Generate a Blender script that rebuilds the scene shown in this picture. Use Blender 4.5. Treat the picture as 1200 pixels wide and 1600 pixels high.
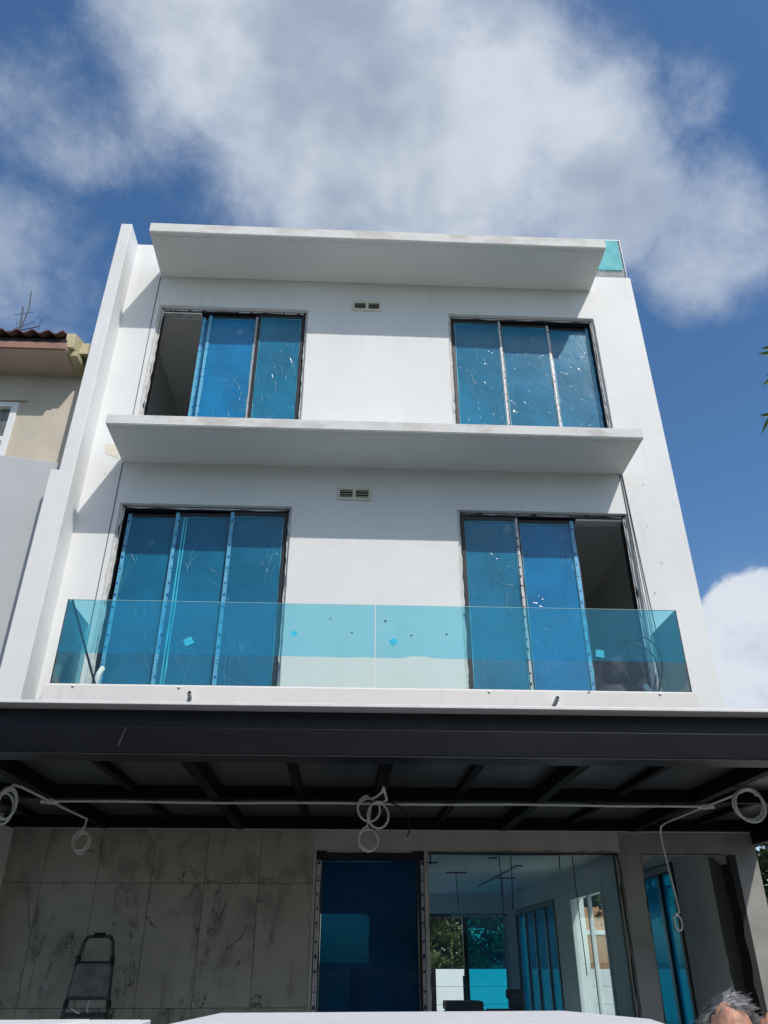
import bpy, bmesh, math, random
from mathutils import Vector, Matrix
R = math.radians
random.seed(7)
for o in list(bpy.data.objects): bpy.data.objects.remove(o)
S = bpy.context.scene
COL = S.collection

# ------------------------------------------------------------------ camera, sky, sun, exposure
cam_d = bpy.data.cameras.new('camera'); cam = bpy.data.objects.new('camera', cam_d); COL.objects.link(cam)
cam.location = (0, -8.2, 1.7); cam.rotation_euler = (R(90 + 29.85), 0, R(-2.66))
cam_d.sensor_fit = 'VERTICAL'; cam_d.sensor_height = 36; cam_d.lens = 36 * 1215 / 1600
cam_d.clip_end = 3000; cam_d.clip_start = .05
S.camera = cam
SUN = Vector((.48, -.80, 1.01)).normalized()          # towards the sun
EXPOSURE = 0.0
SKY_STRENGTH = .145
SUN_STRENGTH = 3.3
world = bpy.data.worlds.new('World'); S.world = world; world.use_nodes = True
try: world.cycles.sampling_method = 'MANUAL'; world.cycles.sample_map_resolution = 512
except Exception: pass

def build_world():
    nt = world.node_tree; nt.nodes.clear(); N = nt.nodes.new; L = nt.links.new
    out = N('ShaderNodeOutputWorld'); bg = N('ShaderNodeBackground'); L(bg.outputs[0], out.inputs[0])
    sky = N('ShaderNodeTexSky'); sky.sky_type = 'NISHITA'; sky.sun_disc = False
    sky.sun_elevation = math.asin(SUN.z); sky.sun_rotation = math.atan2(SUN.x, SUN.y)
    sky.air_density = 1.0; sky.dust_density = 1.0; sky.ozone_density = 1.6
    bg.inputs['Strength'].default_value = SKY_STRENGTH
    tc = N('ShaderNodeTexCoord')
    def vm(op, a, b=None, out_i=0):
        n = N('ShaderNodeVectorMath'); n.operation = op
        for i, v in enumerate((a, b)):
            if v is None: continue
            if isinstance(v, (tuple, Vector)): n.inputs[i].default_value = v
            else: L(v, n.inputs[i])
        return n.outputs[1] if op in ('DOT_PRODUCT', 'LENGTH') else n.outputs[0]
    def ma(op, a, b=None, c=None, clamp=False):
        n = N('ShaderNodeMath'); n.operation = op; n.use_clamp = clamp
        for i, v in enumerate((a, b, c)):
            if v is None: continue
            if isinstance(v, (int, float)): n.inputs[i].default_value = v
            else: L(v, n.inputs[i])
        return n.outputs[0]
    def smooth(v, lo, hi):
        n = N('ShaderNodeMapRange'); n.interpolation_type = 'SMOOTHSTEP'; L(v, n.inputs[0])
        n.inputs[1].default_value = lo; n.inputs[2].default_value = hi
        return n.outputs[0]
    def noise(vec, scale, detail, rough=.55, dist=0.):
        n = N('ShaderNodeTexNoise'); n.inputs['Scale'].default_value = scale; n.inputs['Detail'].default_value = detail
        n.inputs['Roughness'].default_value = rough; n.inputs['Distortion'].default_value = dist
        L(vec, n.inputs['Vector']); return n.outputs[0]
    d = vm('NORMALIZE', tc.outputs['Generated'])
    wn = N('ShaderNodeTexNoise'); wn.inputs['Scale'].default_value = 3.2; wn.inputs['Detail'].default_value = 2
    L(d, wn.inputs['Vector'])
    warp = vm('SCALE', vm('SUBTRACT', wn.outputs['Color'], (.5, .5, .5))); warp.node.inputs['Scale'].default_value = .13
    dw = vm('NORMALIZE', vm('ADD', d, warp))
    # cloud banks standing in the sky (direction, cos of reach, weight)
    blobs = [((-.121, .465, .877), .158, 1.0), ((-.016, .535, .845), .185, 1.05), ((.115, .552, .826), .143, 1.05), ((.211, .566, .797), .113, .95), ((.275, .603, .749), .083, .8),
             ((.056, .630, .775), .177, .95), ((.379, .605, .700), .085, .52), ((.330, .480, .813), .05, .34), ((-.371, .653, .660), .093, .40), ((-.317, .517, .795), .094, .3), ((.470, .824, .316), .085, 1.4),
             ((-.6, .4, .6), .2, .7), ((-.3, -.6, .74), .3, .9), ((.75, .1, .65), .25, .8), ((.1, -.85, .5), .28, .8), ((-.85, -.2, .48), .3, .8)]
    acc = None
    for dv, rad, w in blobs:
        c = Vector(dv).normalized()
        dist = vm('LENGTH', vm('SUBTRACT', dw, c))
        v = ma('MULTIPLY', smooth(dist, rad * 1.55, rad * .45), w)
        acc = v if acc is None else ma('MAXIMUM', acc, v)
    n1 = noise(dw, 5.0, 6, .6); n2 = noise(dw, 13, 6, .66)
    f = ma('ADD', acc, ma('MULTIPLY', ma('SUBTRACT', n1, .52), 1.25))
    f = ma('ADD', f, ma('MULTIPLY', ma('SUBTRACT', n2, .5), .72))
    sep = N('ShaderNodeSeparateXYZ'); L(d, sep.inputs[0])
    lowf = smooth(sep.outputs[2], .52, .36)                    # cumulus low in the sky has crisp tops
    soft, crisp = smooth(f, .06, 1.02), smooth(f, .38, .62)
    mask = ma('MULTIPLY', ma('ADD', ma('MULTIPLY', soft, ma('SUBTRACT', 1, lowf)), ma('MULTIPLY', crisp, lowf)), .95)
    # self-shading inside the bank: thicker middles are greyer
    den = smooth(noise(dw, 7.0, 3, .55), .35, .7)
    ramp = N('ShaderNodeMix'); ramp.data_type = 'RGBA'
    ramp.inputs[6].default_value = (4.5, 4.9, 5.45, 1); ramp.inputs[7].default_value = (2.45, 2.95, 3.75, 1); L(den, ramp.inputs[0])
    edge = smooth(f, .45, .95)
    mix2 = N('ShaderNodeMix'); mix2.data_type = 'RGBA'; mix2.inputs[6].default_value = (4.2, 4.7, 5.4, 1)
    L(edge, mix2.inputs[0]); L(ramp.outputs[2], mix2.inputs[7])
    # the low cumulus is whiter
    low = N('ShaderNodeMix'); low.data_type = 'RGBA'; low.inputs[7].default_value = (5.1, 5.45, 5.95, 1)
    L(ma('MULTIPLY', lowf, smooth(n2, .2, .62)), low.inputs[0]); L(mix2.outputs[2], low.inputs[6])
    hs = N('ShaderNodeHueSaturation'); hs.inputs['Saturation'].default_value = 1.24; L(sky.outputs[0], hs.inputs['Color'])
    fin = N('ShaderNodeMix'); fin.data_type = 'RGBA'
    L(mask, fin.inputs[0]); L(hs.outputs[0], fin.inputs[6]); L(low.outputs[2], fin.inputs[7])
    L(fin.outputs[2], bg.inputs['Color'])
build_world()

sun_d = bpy.data.lights.new('sun', 'SUN'); sun = bpy.data.objects.new('sun', sun_d); COL.objects.link(sun)
sun_d.energy = SUN_STRENGTH; sun_d.angle = R(.53); sun_d.color = (1, .955, .89)
sun.rotation_euler = SUN.to_track_quat('Z', 'Y').to_euler(); sun.location = SUN * 40
S.view_settings.view_transform = 'Standard'; S.view_settings.look = 'None'
S.view_settings.exposure = EXPOSURE; S.view_settings.gamma = 1; S.view_settings.use_curve_mapping = False
S.render.engine = 'CYCLES'
S.cycles.transparent_max_bounces = 24; S.cycles.use_adaptive_sampling = True; S.cycles.adaptive_threshold = .02; S.cycles.max_bounces = 7; S.cycles.diffuse_bounces = 5; S.cycles.glossy_bounces = 3; S.cycles.transmission_bounces = 4
S.render.resolution_x = 768; S.render.resolution_y = 1024

# ------------------------------------------------------------------ materials
class NT:
    def __init__(s, name):
        s.m = bpy.data.materials.new(name); s.m.use_nodes = True; s.t = s.m.node_tree; s.t.nodes.clear()
        s.out = s.n('ShaderNodeOutputMaterial'); s.tc = s.n('ShaderNodeTexCoord')
    def n(s, k, **kw):
        x = s.t.nodes.new(k)
        for a, v in kw.items(): setattr(x, a, v)
        return x
    def l(s, a, b): s.t.links.new(a, b)
    def set(s, sock, v):
        if hasattr(v, 'is_output'): s.l(v, sock)
        elif isinstance(v, tuple) and len(v) == 3 and sock.type == 'RGBA': sock.default_value = (*v, 1)
        else: sock.default_value = v
    def noise(s, scale, detail=5, rough=.55, dist=0, vec=None, color=False):
        x = s.n('ShaderNodeTexNoise'); x.inputs['Scale'].default_value = scale; x.inputs['Detail'].default_value = detail
        x.inputs['Roughness'].default_value = rough; x.inputs['Distortion'].default_value = dist
        s.l(vec if vec is not None else s.tc.outputs['Object'], x.inputs['Vector']); return x.outputs[1 if color else 0]
    def mapping(s, scale=(1, 1, 1), rot=(0, 0, 0), loc=(0, 0, 0), vec=None):
        x = s.n('ShaderNodeMapping'); x.inputs['Scale'].default_value = scale; x.inputs['Rotation'].default_value = rot; x.inputs['Location'].default_value = loc
        s.l(vec if vec is not None else s.tc.outputs['Object'], x.inputs[0]); return x.outputs[0]
    def math(s, op, a, b=None, clamp=False):
        x = s.n('ShaderNodeMath', operation=op, use_clamp=clamp); s.set(x.inputs[0], a)
        if b is not None: s.set(x.inputs[1], b)
        return x.outputs[0]
    def rng(s, v, a, b, c=0., d=1., smooth=True):
        x = s.n('ShaderNodeMapRange')
        if smooth: x.interpolation_type = 'SMOOTHSTEP'
        s.l(v, x.inputs[0])
        for i, q in enumerate((a, b, c, d)): s.set(x.inputs[i + 1], q)
        return x.outputs[0]
    def mix(s, f, a, b):
        x = s.n('ShaderNodeMix', data_type='RGBA'); s.set(x.inputs[0], f); s.set(x.inputs[6], a); s.set(x.inputs[7], b); return x.outputs[2]
    def bump(s, h, strength=.3, dist=.01):
        x = s.n('ShaderNodeBump'); x.inputs['Strength'].default_value = strength; x.inputs['Distance'].default_value = dist; s.l(h, x.inputs['Height']); return x.outputs[0]
    def pbsdf(s, col, rough=.6, metal=0., spec=.5, normal=None, **kw):
        x = s.n('ShaderNodeBsdfPrincipled'); s.set(x.inputs['Base Color'], col); s.set(x.inputs['Roughness'], rough)
        s.set(x.inputs['Metallic'], metal); s.set(x.inputs['Specular IOR Level'], spec)
        if normal is not None: s.l(normal, x.inputs['Normal'])
        for k, v in kw.items(): s.set(x.inputs[k], v)
        return x.outputs[0]
    def mixs(s, f, a, b):
        x = s.n('ShaderNodeMixShader'); s.set(x.inputs[0], f); s.l(a, x.inputs[1]); s.l(b, x.inputs[2]); return x.outputs[0]
    def done(s, sh): s.l(sh, s.out.inputs[0]); return s.m

def simple(name, col, rough=.6, metal=0., var=.12, scale=6., bump=.15, bscale=60., spec=.5, dirt=None, dscale=1.5):
    t = NT(name); n = t.noise(scale, 6)
    dark = tuple(c * (1 - var) for c in col); lite = tuple(min(1, c * (1 + var)) for c in col)
    c = t.mix(t.rng(n, .3, .7), dark, lite)
    if dirt: c = t.mix(t.rng(t.noise(dscale, 8, .65), .52, .75, 0, .7), c, dirt)
    nb = t.bump(t.noise(bscale, 4), bump, .004)
    return t.done(t.pbsdf(c, rough, metal, spec, nb))

def white_paint(name, base=(.76, .765, .755), stain=.9):
    t = NT(name)
    n1 = t.noise(.55, 5, .6)
    c = t.mix(t.rng(n1, .35, .68), tuple(b * .93 for b in base), base)
    # vertical run-off marks
    st = t.noise(1.0, 5, .65, vec=t.mapping((5.5, 5.5, .35)))
    c = t.mix(t.rng(st, .54, .8, 0, .34 * stain), c, (.52, .52, .48))
    # roller patches
    p = t.noise(.8, 2, .5, .6, vec=t.mapping((1.2, 1, .7), loc=(3, 1, 7)))
    c = t.mix(t.rng(p, .54, .57, 0, .22 * stain), c, tuple(b * .90 for b in base))
    h = t.noise(2.6, 7, .62)
    c = t.mix(t.rng(h, .66, .74, 0, .3 * stain), c, (.5, .49, .46))
    return t.done(t.pbsdf(c, .62, 0, .35, t.bump(h, .32, .014)))

M = {}
M['white'] = white_paint('white_wall_paint')
M['soffit'] = white_paint('white_soffit_paint', (.74, .74, .72), .35)
M['slab'] = white_paint('cream_slab_paint', (.76, .745, .70), .9)
def fascia():
    t = NT('weathered_fascia')
    n = t.noise(2.2, 8, .65, vec=t.mapping((1, 1, 2.2)))
    c = t.mix(t.rng(n, .44, .66), (.70, .69, .665), (.54, .525, .49))
    c = t.mix(t.rng(t.noise(11, 6, .7), .60, .74, 0, .6), c, (.40, .38, .345))
    return t.done(t.pbsdf(c, .8, 0, .2, t.bump(t.noise(40, 6), .4, .006)))
M['fascia'] = fascia()
M['mortar'] = simple('raw_mortar', (.58, .575, .55), .9, var=.12, scale=14, bump=.4, bscale=80, spec=.2, dirt=(.20, .20, .19), dscale=11)
M['cement'] = simple('grey_cement_render', (.30, .295, .28), .85, var=.16, scale=2.5, bump=.45, bscale=30, spec=.25, dirt=(.22, .215, .20), dscale=1.4)
M['head'] = simple('off_white_undercoat', (.50, .49, .46), .75, var=.10, scale=3, bump=.3, bscale=40, spec=.3)
M['black'] = simple('black_aluminium', (.007, .0075, .010), .42, 0, var=.2, scale=9, bump=.08, spec=.5)
M['steel'] = simple('dark_steel_paint', (.0032, .0038, .006), .5, 0, var=.25, scale=4, bump=.1, spec=.16, dirt=(.009, .0105, .016), dscale=2.2)
M['rafter'] = simple('black_rafter_paint', (.004, .0045, .006), .6, 0, var=.3, scale=4, bump=.1, spec=.15)
M['gap'] = simple('dark_gap', (.02, .02, .02), .9, bump=0)
M['flash'] = simple('white_flashing', (.72, .72, .72), .4, var=.06, bump=.05)
M['cream'] = simple('cream_plastic', (.66, .64, .54), .5, var=.06, bump=.05)
M['cond'] = simple('white_pvc', (.74, .74, .72), .45, var=.06, bump=.05, dirt=(.4, .4, .38), dscale=7)
M['wire'] = simple('dark_wire', (.015, .015, .017), .6, bump=0)
M['int_white'] = simple('interior_white', (.78, .79, .78), .7, var=.05, scale=1.2, bump=.1)
M['int_grey'] = simple('interior_grey_plaster', (.62, .63, .60), .85, var=.08, scale=1.0, bump=.2)
M['floor'] = simple('dusty_floor', (.50, .495, .48), .7, var=.2, scale=3)
M['bag'] = simple('dark_woven_sack', (.035, .034, .036), .8, var=.5, scale=9, bump=.9, bscale=14)
M['alu'] = simple('ladder_aluminium', (.06, .06, .06), .55, .3, var=.2, scale=20, bump=.1)
M['rubber'] = simple('black_rubber', (.01, .01, .01), .7, bump=0)

def roof_sheet():
    t = NT('grey_polycarbonate')
    w = t.noise(3, 3, vec=t.mapping((8, .4, 1)))
    c = t.mix(w, (.035, .038, .042), (.05, .053, .058))
    tl = t.n('ShaderNodeBsdfTranslucent'); t.set(tl.inputs[0], (.75, .85, .9))
    return t.done(t.mixs(.05, t.pbsdf(c, .35, 0, .4), tl.outputs[0]))
M['sheet'] = roof_sheet()

def marble():
    t = NT('grey_marble'); oi = t.n('ShaderNodeObjectInfo')
    vec = t.n('ShaderNodeVectorMath', operation='ADD'); t.l(t.tc.outputs['Object'], vec.inputs[0])
    sc = t.n('ShaderNodeVectorMath', operation='SCALE'); sc.inputs[0].default_value = (13, 7, 29); t.l(oi.outputs['Random'], sc.inputs['Scale']); t.l(sc.outputs[0], vec.inputs[1])
    v = vec.outputs[0]
    mott = t.noise(2.6, 8, .68, vec=v)
    base = t.mix(t.rng(mott, .28, .72), (.375, .36, .305), (.455, .44, .385))
    # diagonal veins: thin ridges of a warped noise, smudged round about
    mv = t.mapping((2.0, 1, .75), (0, R(-32), 0), vec=v)
    rid = t.math('ABSOLUTE', t.math('SUBTRACT', t.noise(1.2, 5, .55, .7, vec=mv), .5))
    patch = t.rng(t.noise(1.9, 3, vec=t.mapping(loc=(4, 2, 9), vec=v)), .41, .57)
    c = t.mix(t.math('MULTIPLY', t.math('MULTIPLY', t.rng(rid, .0, .10, 1, 0), t.rng(mott, .60, .40)), .55), base, (.19, .185, .16))
    c = t.mix(t.math('MULTIPLY', t.math('MULTIPLY', t.rng(rid, .0, .008, 1, 0), patch), .92), c, (.07, .068, .06))
    c = t.mix(t.rng(t.noise(7, 5, .6, vec=v), .62, .76, 0, .30), c, (.24, .235, .205))
    return t.done(t.pbsdf(c, .42, 0, .4, t.bump(t.noise(120, 3), .05, .002)))
M['marble'] = marble()

def film(name, col, trans, thin, wrinkle=1.0, rough=.15, spec=.38, haze=(.2, .35, .45)):
    """blue protective film on a pane: lets tinted light through, scatters some, shines and creases"""
    t = NT(name)
    oi = t.n('ShaderNodeObjectInfo')
    ad = t.n('ShaderNodeVectorMath', operation='ADD'); t.l(t.tc.outputs['Object'], ad.inputs[0])
    sc = t.n('ShaderNodeVectorMath', operation='SCALE'); sc.inputs[0].default_value = (17, 3, 23); t.l(oi.outputs['Random'], sc.inputs['Scale']); t.l(sc.outputs[0], ad.inputs[1])
    v = ad.outputs[0]; nrm = None; shade = col
    if wrinkle:
        big = t.noise(1.9, 3, vec=v)
        def ridge(scale, mp, w, lo, hi, flip=False, dist=.5):
            r = t.math('ABSOLUTE', t.math('SUBTRACT', t.noise(scale, 2, .45, dist, vec=mp), .5))
            m_ = t.rng(big, lo, hi) if not flip else t.rng(big, 1 - lo, 1 - hi)
            return t.math('MULTIPLY', t.rng(r, 0, w, 1, 0), m_)
        a = ridge(2.1, t.mapping((2.6, 1, .6), (0, R(10), 0), vec=v), .007, .52, .62)
        b = ridge(2.6, t.mapping((1.6, 1, .8), (0, R(-40), 0), (7, 1, 3), vec=v), .006, .53, .63, True)
        h2 = t.math('ADD', t.math('ADD', a, b), t.math('MULTIPLY', big, 1.6))
        nrm = t.bump(h2, .33 * wrinkle, .012)
        shade = t.mix(t.rng(big, .3, .7), tuple(x * .85 for x in col), tuple(x * 1.12 for x in col))
        pock = t.rng(t.noise(4.2, 1, .4, .3, vec=t.mapping((1.3, 1, .8), vec=v)), .72, .76, 0, .35)
        shade = t.mix(pock, shade, haze)
    sh = t.pbsdf(shade, rough, 0, spec, nrm)
    if not trans: return t.done(sh)
    tl = t.n('ShaderNodeBsdfTranslucent'); t.set(tl.inputs[0], shade)
    body = t.mixs(.35, sh, tl.outputs[0])
    tr = t.n('ShaderNodeBsdfTransparent'); t.set(tr.inputs[0], thin)
    lw = t.n('ShaderNodeLayerWeight'); lw.inputs[0].default_value = .25
    f = t.math('ADD', t.math('MULTIPLY', lw.outputs['Fresnel'], .6), 1 - trans, True)
    return t.done(t.mixs(f, tr.outputs[0], body))
M['film_deep'] = film('deep_blue_film', (.008, .18, .39), 0, None, .7)
M['film_slate'] = film('slate_blue_film', (.015, .17, .30), 0, None, .8)
M['film_teal'] = film('teal_blue_film', (.010, .14, .255), 0, None, .8)
M['film_clear'] = film('see_through_blue_film', (.006, .17, .29), .76, (.11, .80, .95), 0)
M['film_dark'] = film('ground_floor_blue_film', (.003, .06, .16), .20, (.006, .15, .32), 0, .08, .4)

def clear(name, tint, gloss=1.0, rough=.01, wob=.0):
    t = NT(name); tr = t.n('ShaderNodeBsdfTransparent'); t.set(tr.inputs[0], tint)
    gl = t.n('ShaderNodeBsdfGlossy'); gl.inputs['Roughness'].default_value = rough; gl.inputs[0].default_value = (1, 1, 1, 1)
    if wob: t.l(t.bump(t.noise(5, 4), wob, .01), gl.inputs['Normal'])
    fr = t.n('ShaderNodeFresnel'); fr.inputs[0].default_value = 1.45
    return t.done(t.mixs(t.math('MULTIPLY', fr.outputs[0], gloss, True), tr.outputs[0], gl.outputs[0]))
M['glass'] = clear('clear_green_glass', (.90, .965, .95), .9)
M['glass_teal'] = clear('tinted_window_glass', (.90, .985, .985), 1.0, .0)
def rail_film():
    t = NT('cyan_rail_film'); tr = t.n('ShaderNodeBsdfTransparent'); t.set(tr.inputs[0], (.70, .935, .99))
    h = t.noise(3, 3, .6, 1.0)
    r = t.math('ABSOLUTE', t.math('SUBTRACT', t.noise(2.2, 4, .5, .7, vec=t.mapping((1, 1, 2.2), (0, R(25), 0))), .5))
    ln = t.math('MULTIPLY', t.rng(r, 0, .012, 1, 0), t.rng(t.noise(1.7, 3), .54, .66))
    nrm = t.bump(t.math('ADD', ln, t.math('MULTIPLY', h, .3)), .6, .02)
    p = t.pbsdf((.12, .46, .66), .12, 0, .6, nrm)
    return t.done(t.mixs(.10, tr.outputs[0], p))
M['rail_film'] = rail_film()

def tape(name, base, ink, axis_z=True, su=.16, sv=.05):
    """protective tape with a row of small printed blocks"""
    t = NT(name); sp = t.n('ShaderNodeSeparateXYZ'); t.l(t.tc.outputs['Object'], sp.inputs[0])
    u = sp.outputs[2 if axis_z else 0]; w = sp.outputs[0 if axis_z else 2]
    fu = t.math('FRACT', t.math('MULTIPLY', u, 1 / su)); fw = t.math('FRACT', t.math('ADD', t.math('MULTIPLY', w, 1 / sv), .5))
    blk = t.math('MULTIPLY', t.math('LESS_THAN', fu, .34), t.math('GREATER_THAN', fw, .30))
    lr = t.math('FRACT', t.math('MULTIPLY', u, 2.3 / su)); blk2 = t.math('MULTIPLY', t.math('LESS_THAN', lr, .62), t.math('LESS_THAN', fw, .78))
    k = t.math('MULTIPLY', t.math('MULTIPLY', blk, blk2), t.rng(t.noise(30, 3), .33, .45))
    c = t.mix(k, t.mix(t.rng(t.noise(7, 5), .3, .7), tuple(x * .75 for x in base), base), ink)
    return t.done(t.pbsdf(c, .35, 0, .5, t.bump(t.noise(25, 4), .5, .004)))
M['tape_blue'] = tape('light_blue_tape', (.13, .47, .70), (.01, .07, .28))
M['tape_white'] = tape('white_tape', (.62, .62, .66), (.03, .03, .06), True, .13)
M['tape_white_h'] = tape('white_tape_across', (.55, .56, .58), (.02, .02, .03), False, .22)
M['film_fold'] = simple('cyan_film_fold', (.05, .50, .68), .25, var=.2, scale=5, bump=.3, bscale=12)

M['film_rim'] = simple('film_rim', (.07, .34, .45), .25, var=.3, scale=5, bump=.2)
M['beige'] = simple('beige_wall_paint', (.56, .50, .41), .8, var=.10, scale=1.6, bump=.3, dirt=(.44, .41, .36), dscale=1.4)
M['pinkish'] = simple('pink_beige_soffit', (.52, .40, .33), .75, var=.05, scale=2, bump=.1)
M['brown'] = simple('brown_fascia_paint', (.30, .16, .125), .6, var=.15, scale=5, bump=.1)
M['rtile'] = simple('dark_red_clay_tile', (.14, .055, .045), .7, var=.3, scale=7, bump=.3)
M['ocre'] = simple('pale_ochre_paint', (.50, .45, .28), .75, var=.12, scale=5, bump=.15)
M['greywall'] = white_paint('light_grey_wall', (.50, .515, .525), .5)  # light grey base tone with faint marks
M['upvc'] = simple('white_window_frame', (.74, .75, .75), .4, var=.03, bump=.03)
def dark_pane():
    t = NT('curtained_pane'); w = t.rng(t.noise(2, 3, vec=t.mapping((9, 1, .5))), .35, .65)
    return t.done(t.pbsdf(t.mix(w, (.10, .115, .115), (.20, .215, .21)), .08, 0, .5))
M['dpane'] = dark_pane()
M['asphalt'] = simple('asphalt', (.05, .05, .05), .9, var=.25, scale=3, bump=.5, bscale=150)
M['paving'] = simple('concrete_paving', (.20, .195, .18), .85, var=.2, scale=1.2, bump=.3)
M['pale_paving'] = simple('pale_concrete_paving', (.42, .41, .38), .85, var=.12, scale=1.2, bump=.3)
M['soil'] = simple('grass_ground', (.055, .075, .03), .95, var=.4, scale=2, bump=.8, bscale=20)
M['coping'] = simple('white_coping', (.74, .74, .74), .55, var=.08, scale=2.0, bump=.3, bscale=25, dirt=(.52, .53, .56), dscale=2.6)
def slab_top():
    t = NT('weathered_reflection_slab')
    st = t.noise(1.5, 8, .68, .6, vec=t.mapping((.8, 5.5, 1)))  # streaks put reflections into the colour of the weathered top
    c = t.mix(t.rng(st, .40, .66), (.82, .82, .82), (.60, .61, .63))
    c = t.mix(t.rng(t.noise(9, 6, .7, vec=t.mapping((1, 3, 1))), .58, .74, 0, .6), c, (.36, .36, .37))
    return t.done(t.pbsdf(c, t.rng(st, .4, .6, .35, .65), 0, .5, t.bump(t.noise(18, 7, .65), .5, .006)))
M['slab_top'] = slab_top()
M['bwall'] = simple('white_block_wall', (.74, .74, .74), .7, var=.05, scale=2, bump=.1)
M['brick'] = simple('orange_brick', (.42, .19, .10), .85, var=.3, scale=9, bump=.5)
M['bark'] = simple('bark', (.075, .055, .04), .9, var=.4, scale=12, bump=1.0, bscale=25)
def leafm(name, a, b):
    t = NT(name); g = t.n('ShaderNodeNewGeometry')
    c = t.mix(g.outputs['Random Per Island'], a, b)
    c = t.mix(t.rng(t.noise(.9, 3), .35, .7), tuple(x * .7 for x in a), c)
    p = t.pbsdf(c, .5, 0, .4); tl = t.n('ShaderNodeBsdfTranslucent'); t.set(tl.inputs[0], c)
    return t.done(t.mixs(.28, p, tl.outputs[0]))
M['leaf1'] = leafm('mid_green_leaves', (.055, .095, .02), (.15, .17, .035))
M['leaf2'] = leafm('dark_green_leaves', (.025, .05, .016), (.07, .095, .025))
M['leaf3'] = leafm('bright_lance_leaves', (.05, .13, .03), (.10, .19, .04))
M['skin'] = simple('weathered_skin', (.44, .225, .15), .48, var=.22, scale=28, bump=.7, bscale=70, spec=.4, dirt=(.36, .15, .10), dscale=22)
M['hair'] = simple('grey_hair', (.33, .33, .335), .5, var=.5, scale=40, bump=0)
M['hair_dark'] = simple('dark_grey_hair', (.05, .048, .05), .5, var=.4, scale=40, bump=0)
M['shirt'] = simple('navy_shirt', (.03, .045, .09), .8, bump=.4)
M['trouser'] = simple('dark_trousers', (.03, .03, .032), .85, bump=.4)

# ------------------------------------------------------------------ mesh helpers
class MB:
    def __init__(s): s.v = []; s.f = []
    def box(s, x0, x1, y0, y1, z0, z1):
        b = len(s.v); s.v += [(x, y, z) for z in (z0, z1) for y in (y0, y1) for x in (x0, x1)]
        s.f += [tuple(b + i for i in q) for q in ((0, 2, 3, 1), (4, 5, 7, 6), (0, 1, 5, 4), (2, 6, 7, 3), (0, 4, 6, 2), (1, 3, 7, 5))]; return s
    def prism(s, pts, y0, y1):
        """polygon in x,z (counter-clockwise seen from the front, -y) extruded from y0 to y1"""
        b = len(s.v); n = len(pts); s.v += [(x, y0, z) for x, z in pts] + [(x, y1, z) for x, z in pts]
        s.f.append(tuple(b + i for i in range(n))); s.f.append(tuple(b + n + i for i in reversed(range(n))))
        for i in range(n): j = (i + 1) % n; s.f.append((b + i, b + n + i, b + n + j, b + j))
        return s
    def hull8(s, bot, top):
        b = len(s.v); n = len(bot); s.v += list(bot) + list(top)
        s.f.append(tuple(b + i for i in reversed(range(n)))); s.f.append(tuple(b + n + i for i in range(n)))
        for i in range(n): j = (i + 1) % n; s.f.append((b + i, b + j, b + n + j, b + n + i))
        return s
    def tube(s, pts, r, seg=8, cap=True):
        P = [Vector(p) for p in pts]; n = len(P); rs = r if isinstance(r, (list, tuple)) else [r] * n
        b = len(s.v); up = None
        for i, p in enumerate(P):
            t = (P[min(i + 1, n - 1)] - P[max(i - 1, 0)]).normalized()
            if up is None: up = Vector((0, 0, 1)) if abs(t.z) < .9 else Vector((1, 0, 0))
            a = t.cross(up)
            if a.length < 1e-4: a = t.orthogonal()
            a.normalize(); c = a.cross(t).normalized(); up = c
            for k in range(seg):
                q = 2 * math.pi * k / seg; s.v.append(tuple(p + (a * math.cos(q) + c * math.sin(q)) * rs[i]))
        for i in range(n - 1):
            for k in range(seg):
                k2 = (k + 1) % seg; s.f.append((b + i * seg + k, b + i * seg + k2, b + (i + 1) * seg + k2, b + (i + 1) * seg + k))
        if cap: s.f.append(tuple(b + k for k in reversed(range(seg)))); s.f.append(tuple(b + (n - 1) * seg + k for k in range(seg)))
        return s
    def mesh(s, name):
        m = bpy.data.meshes.new(name); m.from_pydata(s.v, [], s.f); m.update(); return m
    def build(s, name, mat, parent=None, bevel=0., smooth=False, loc=None, seg=2):
        m = s.mesh(name)
        bm = bmesh.new(); bm.from_mesh(m); bmesh.ops.recalc_face_normals(bm, faces=bm.faces)
        if bevel:
            ed = [e for e in bm.edges if len(e.link_faces) == 2 and e.calc_face_angle(0) > .6]
            bmesh.ops.bevel(bm, geom=ed, offset=bevel, segments=seg, affect='EDGES', profile=.5, clamp_overlap=True)
        if smooth:
            for f in bm.faces: f.smooth = True
        bm.to_mesh(m); bm.free()
        return link(name, m, mat, parent, loc)
def link(name, m, mat, parent=None, loc=None):
    if mat is not None and not m.materials: m.materials.append(M[mat] if isinstance(mat, str) else mat)
    o = bpy.data.objects.new(name, m); COL.objects.link(o)
    if loc: o.location = loc
    if parent: o.parent = parent
    return o
def empty(name, loc=(0, 0, 0)):
    o = bpy.data.objects.new(name, None); o.empty_display_size = .2; COL.objects.link(o); o.location = loc; return o
def tag(o, label, cat, group=None):
    o['label'] = label; o['category'] = cat
    if group: o['group'] = group
    return o
def struct(o): o['kind'] = 'structure'; return o

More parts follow.
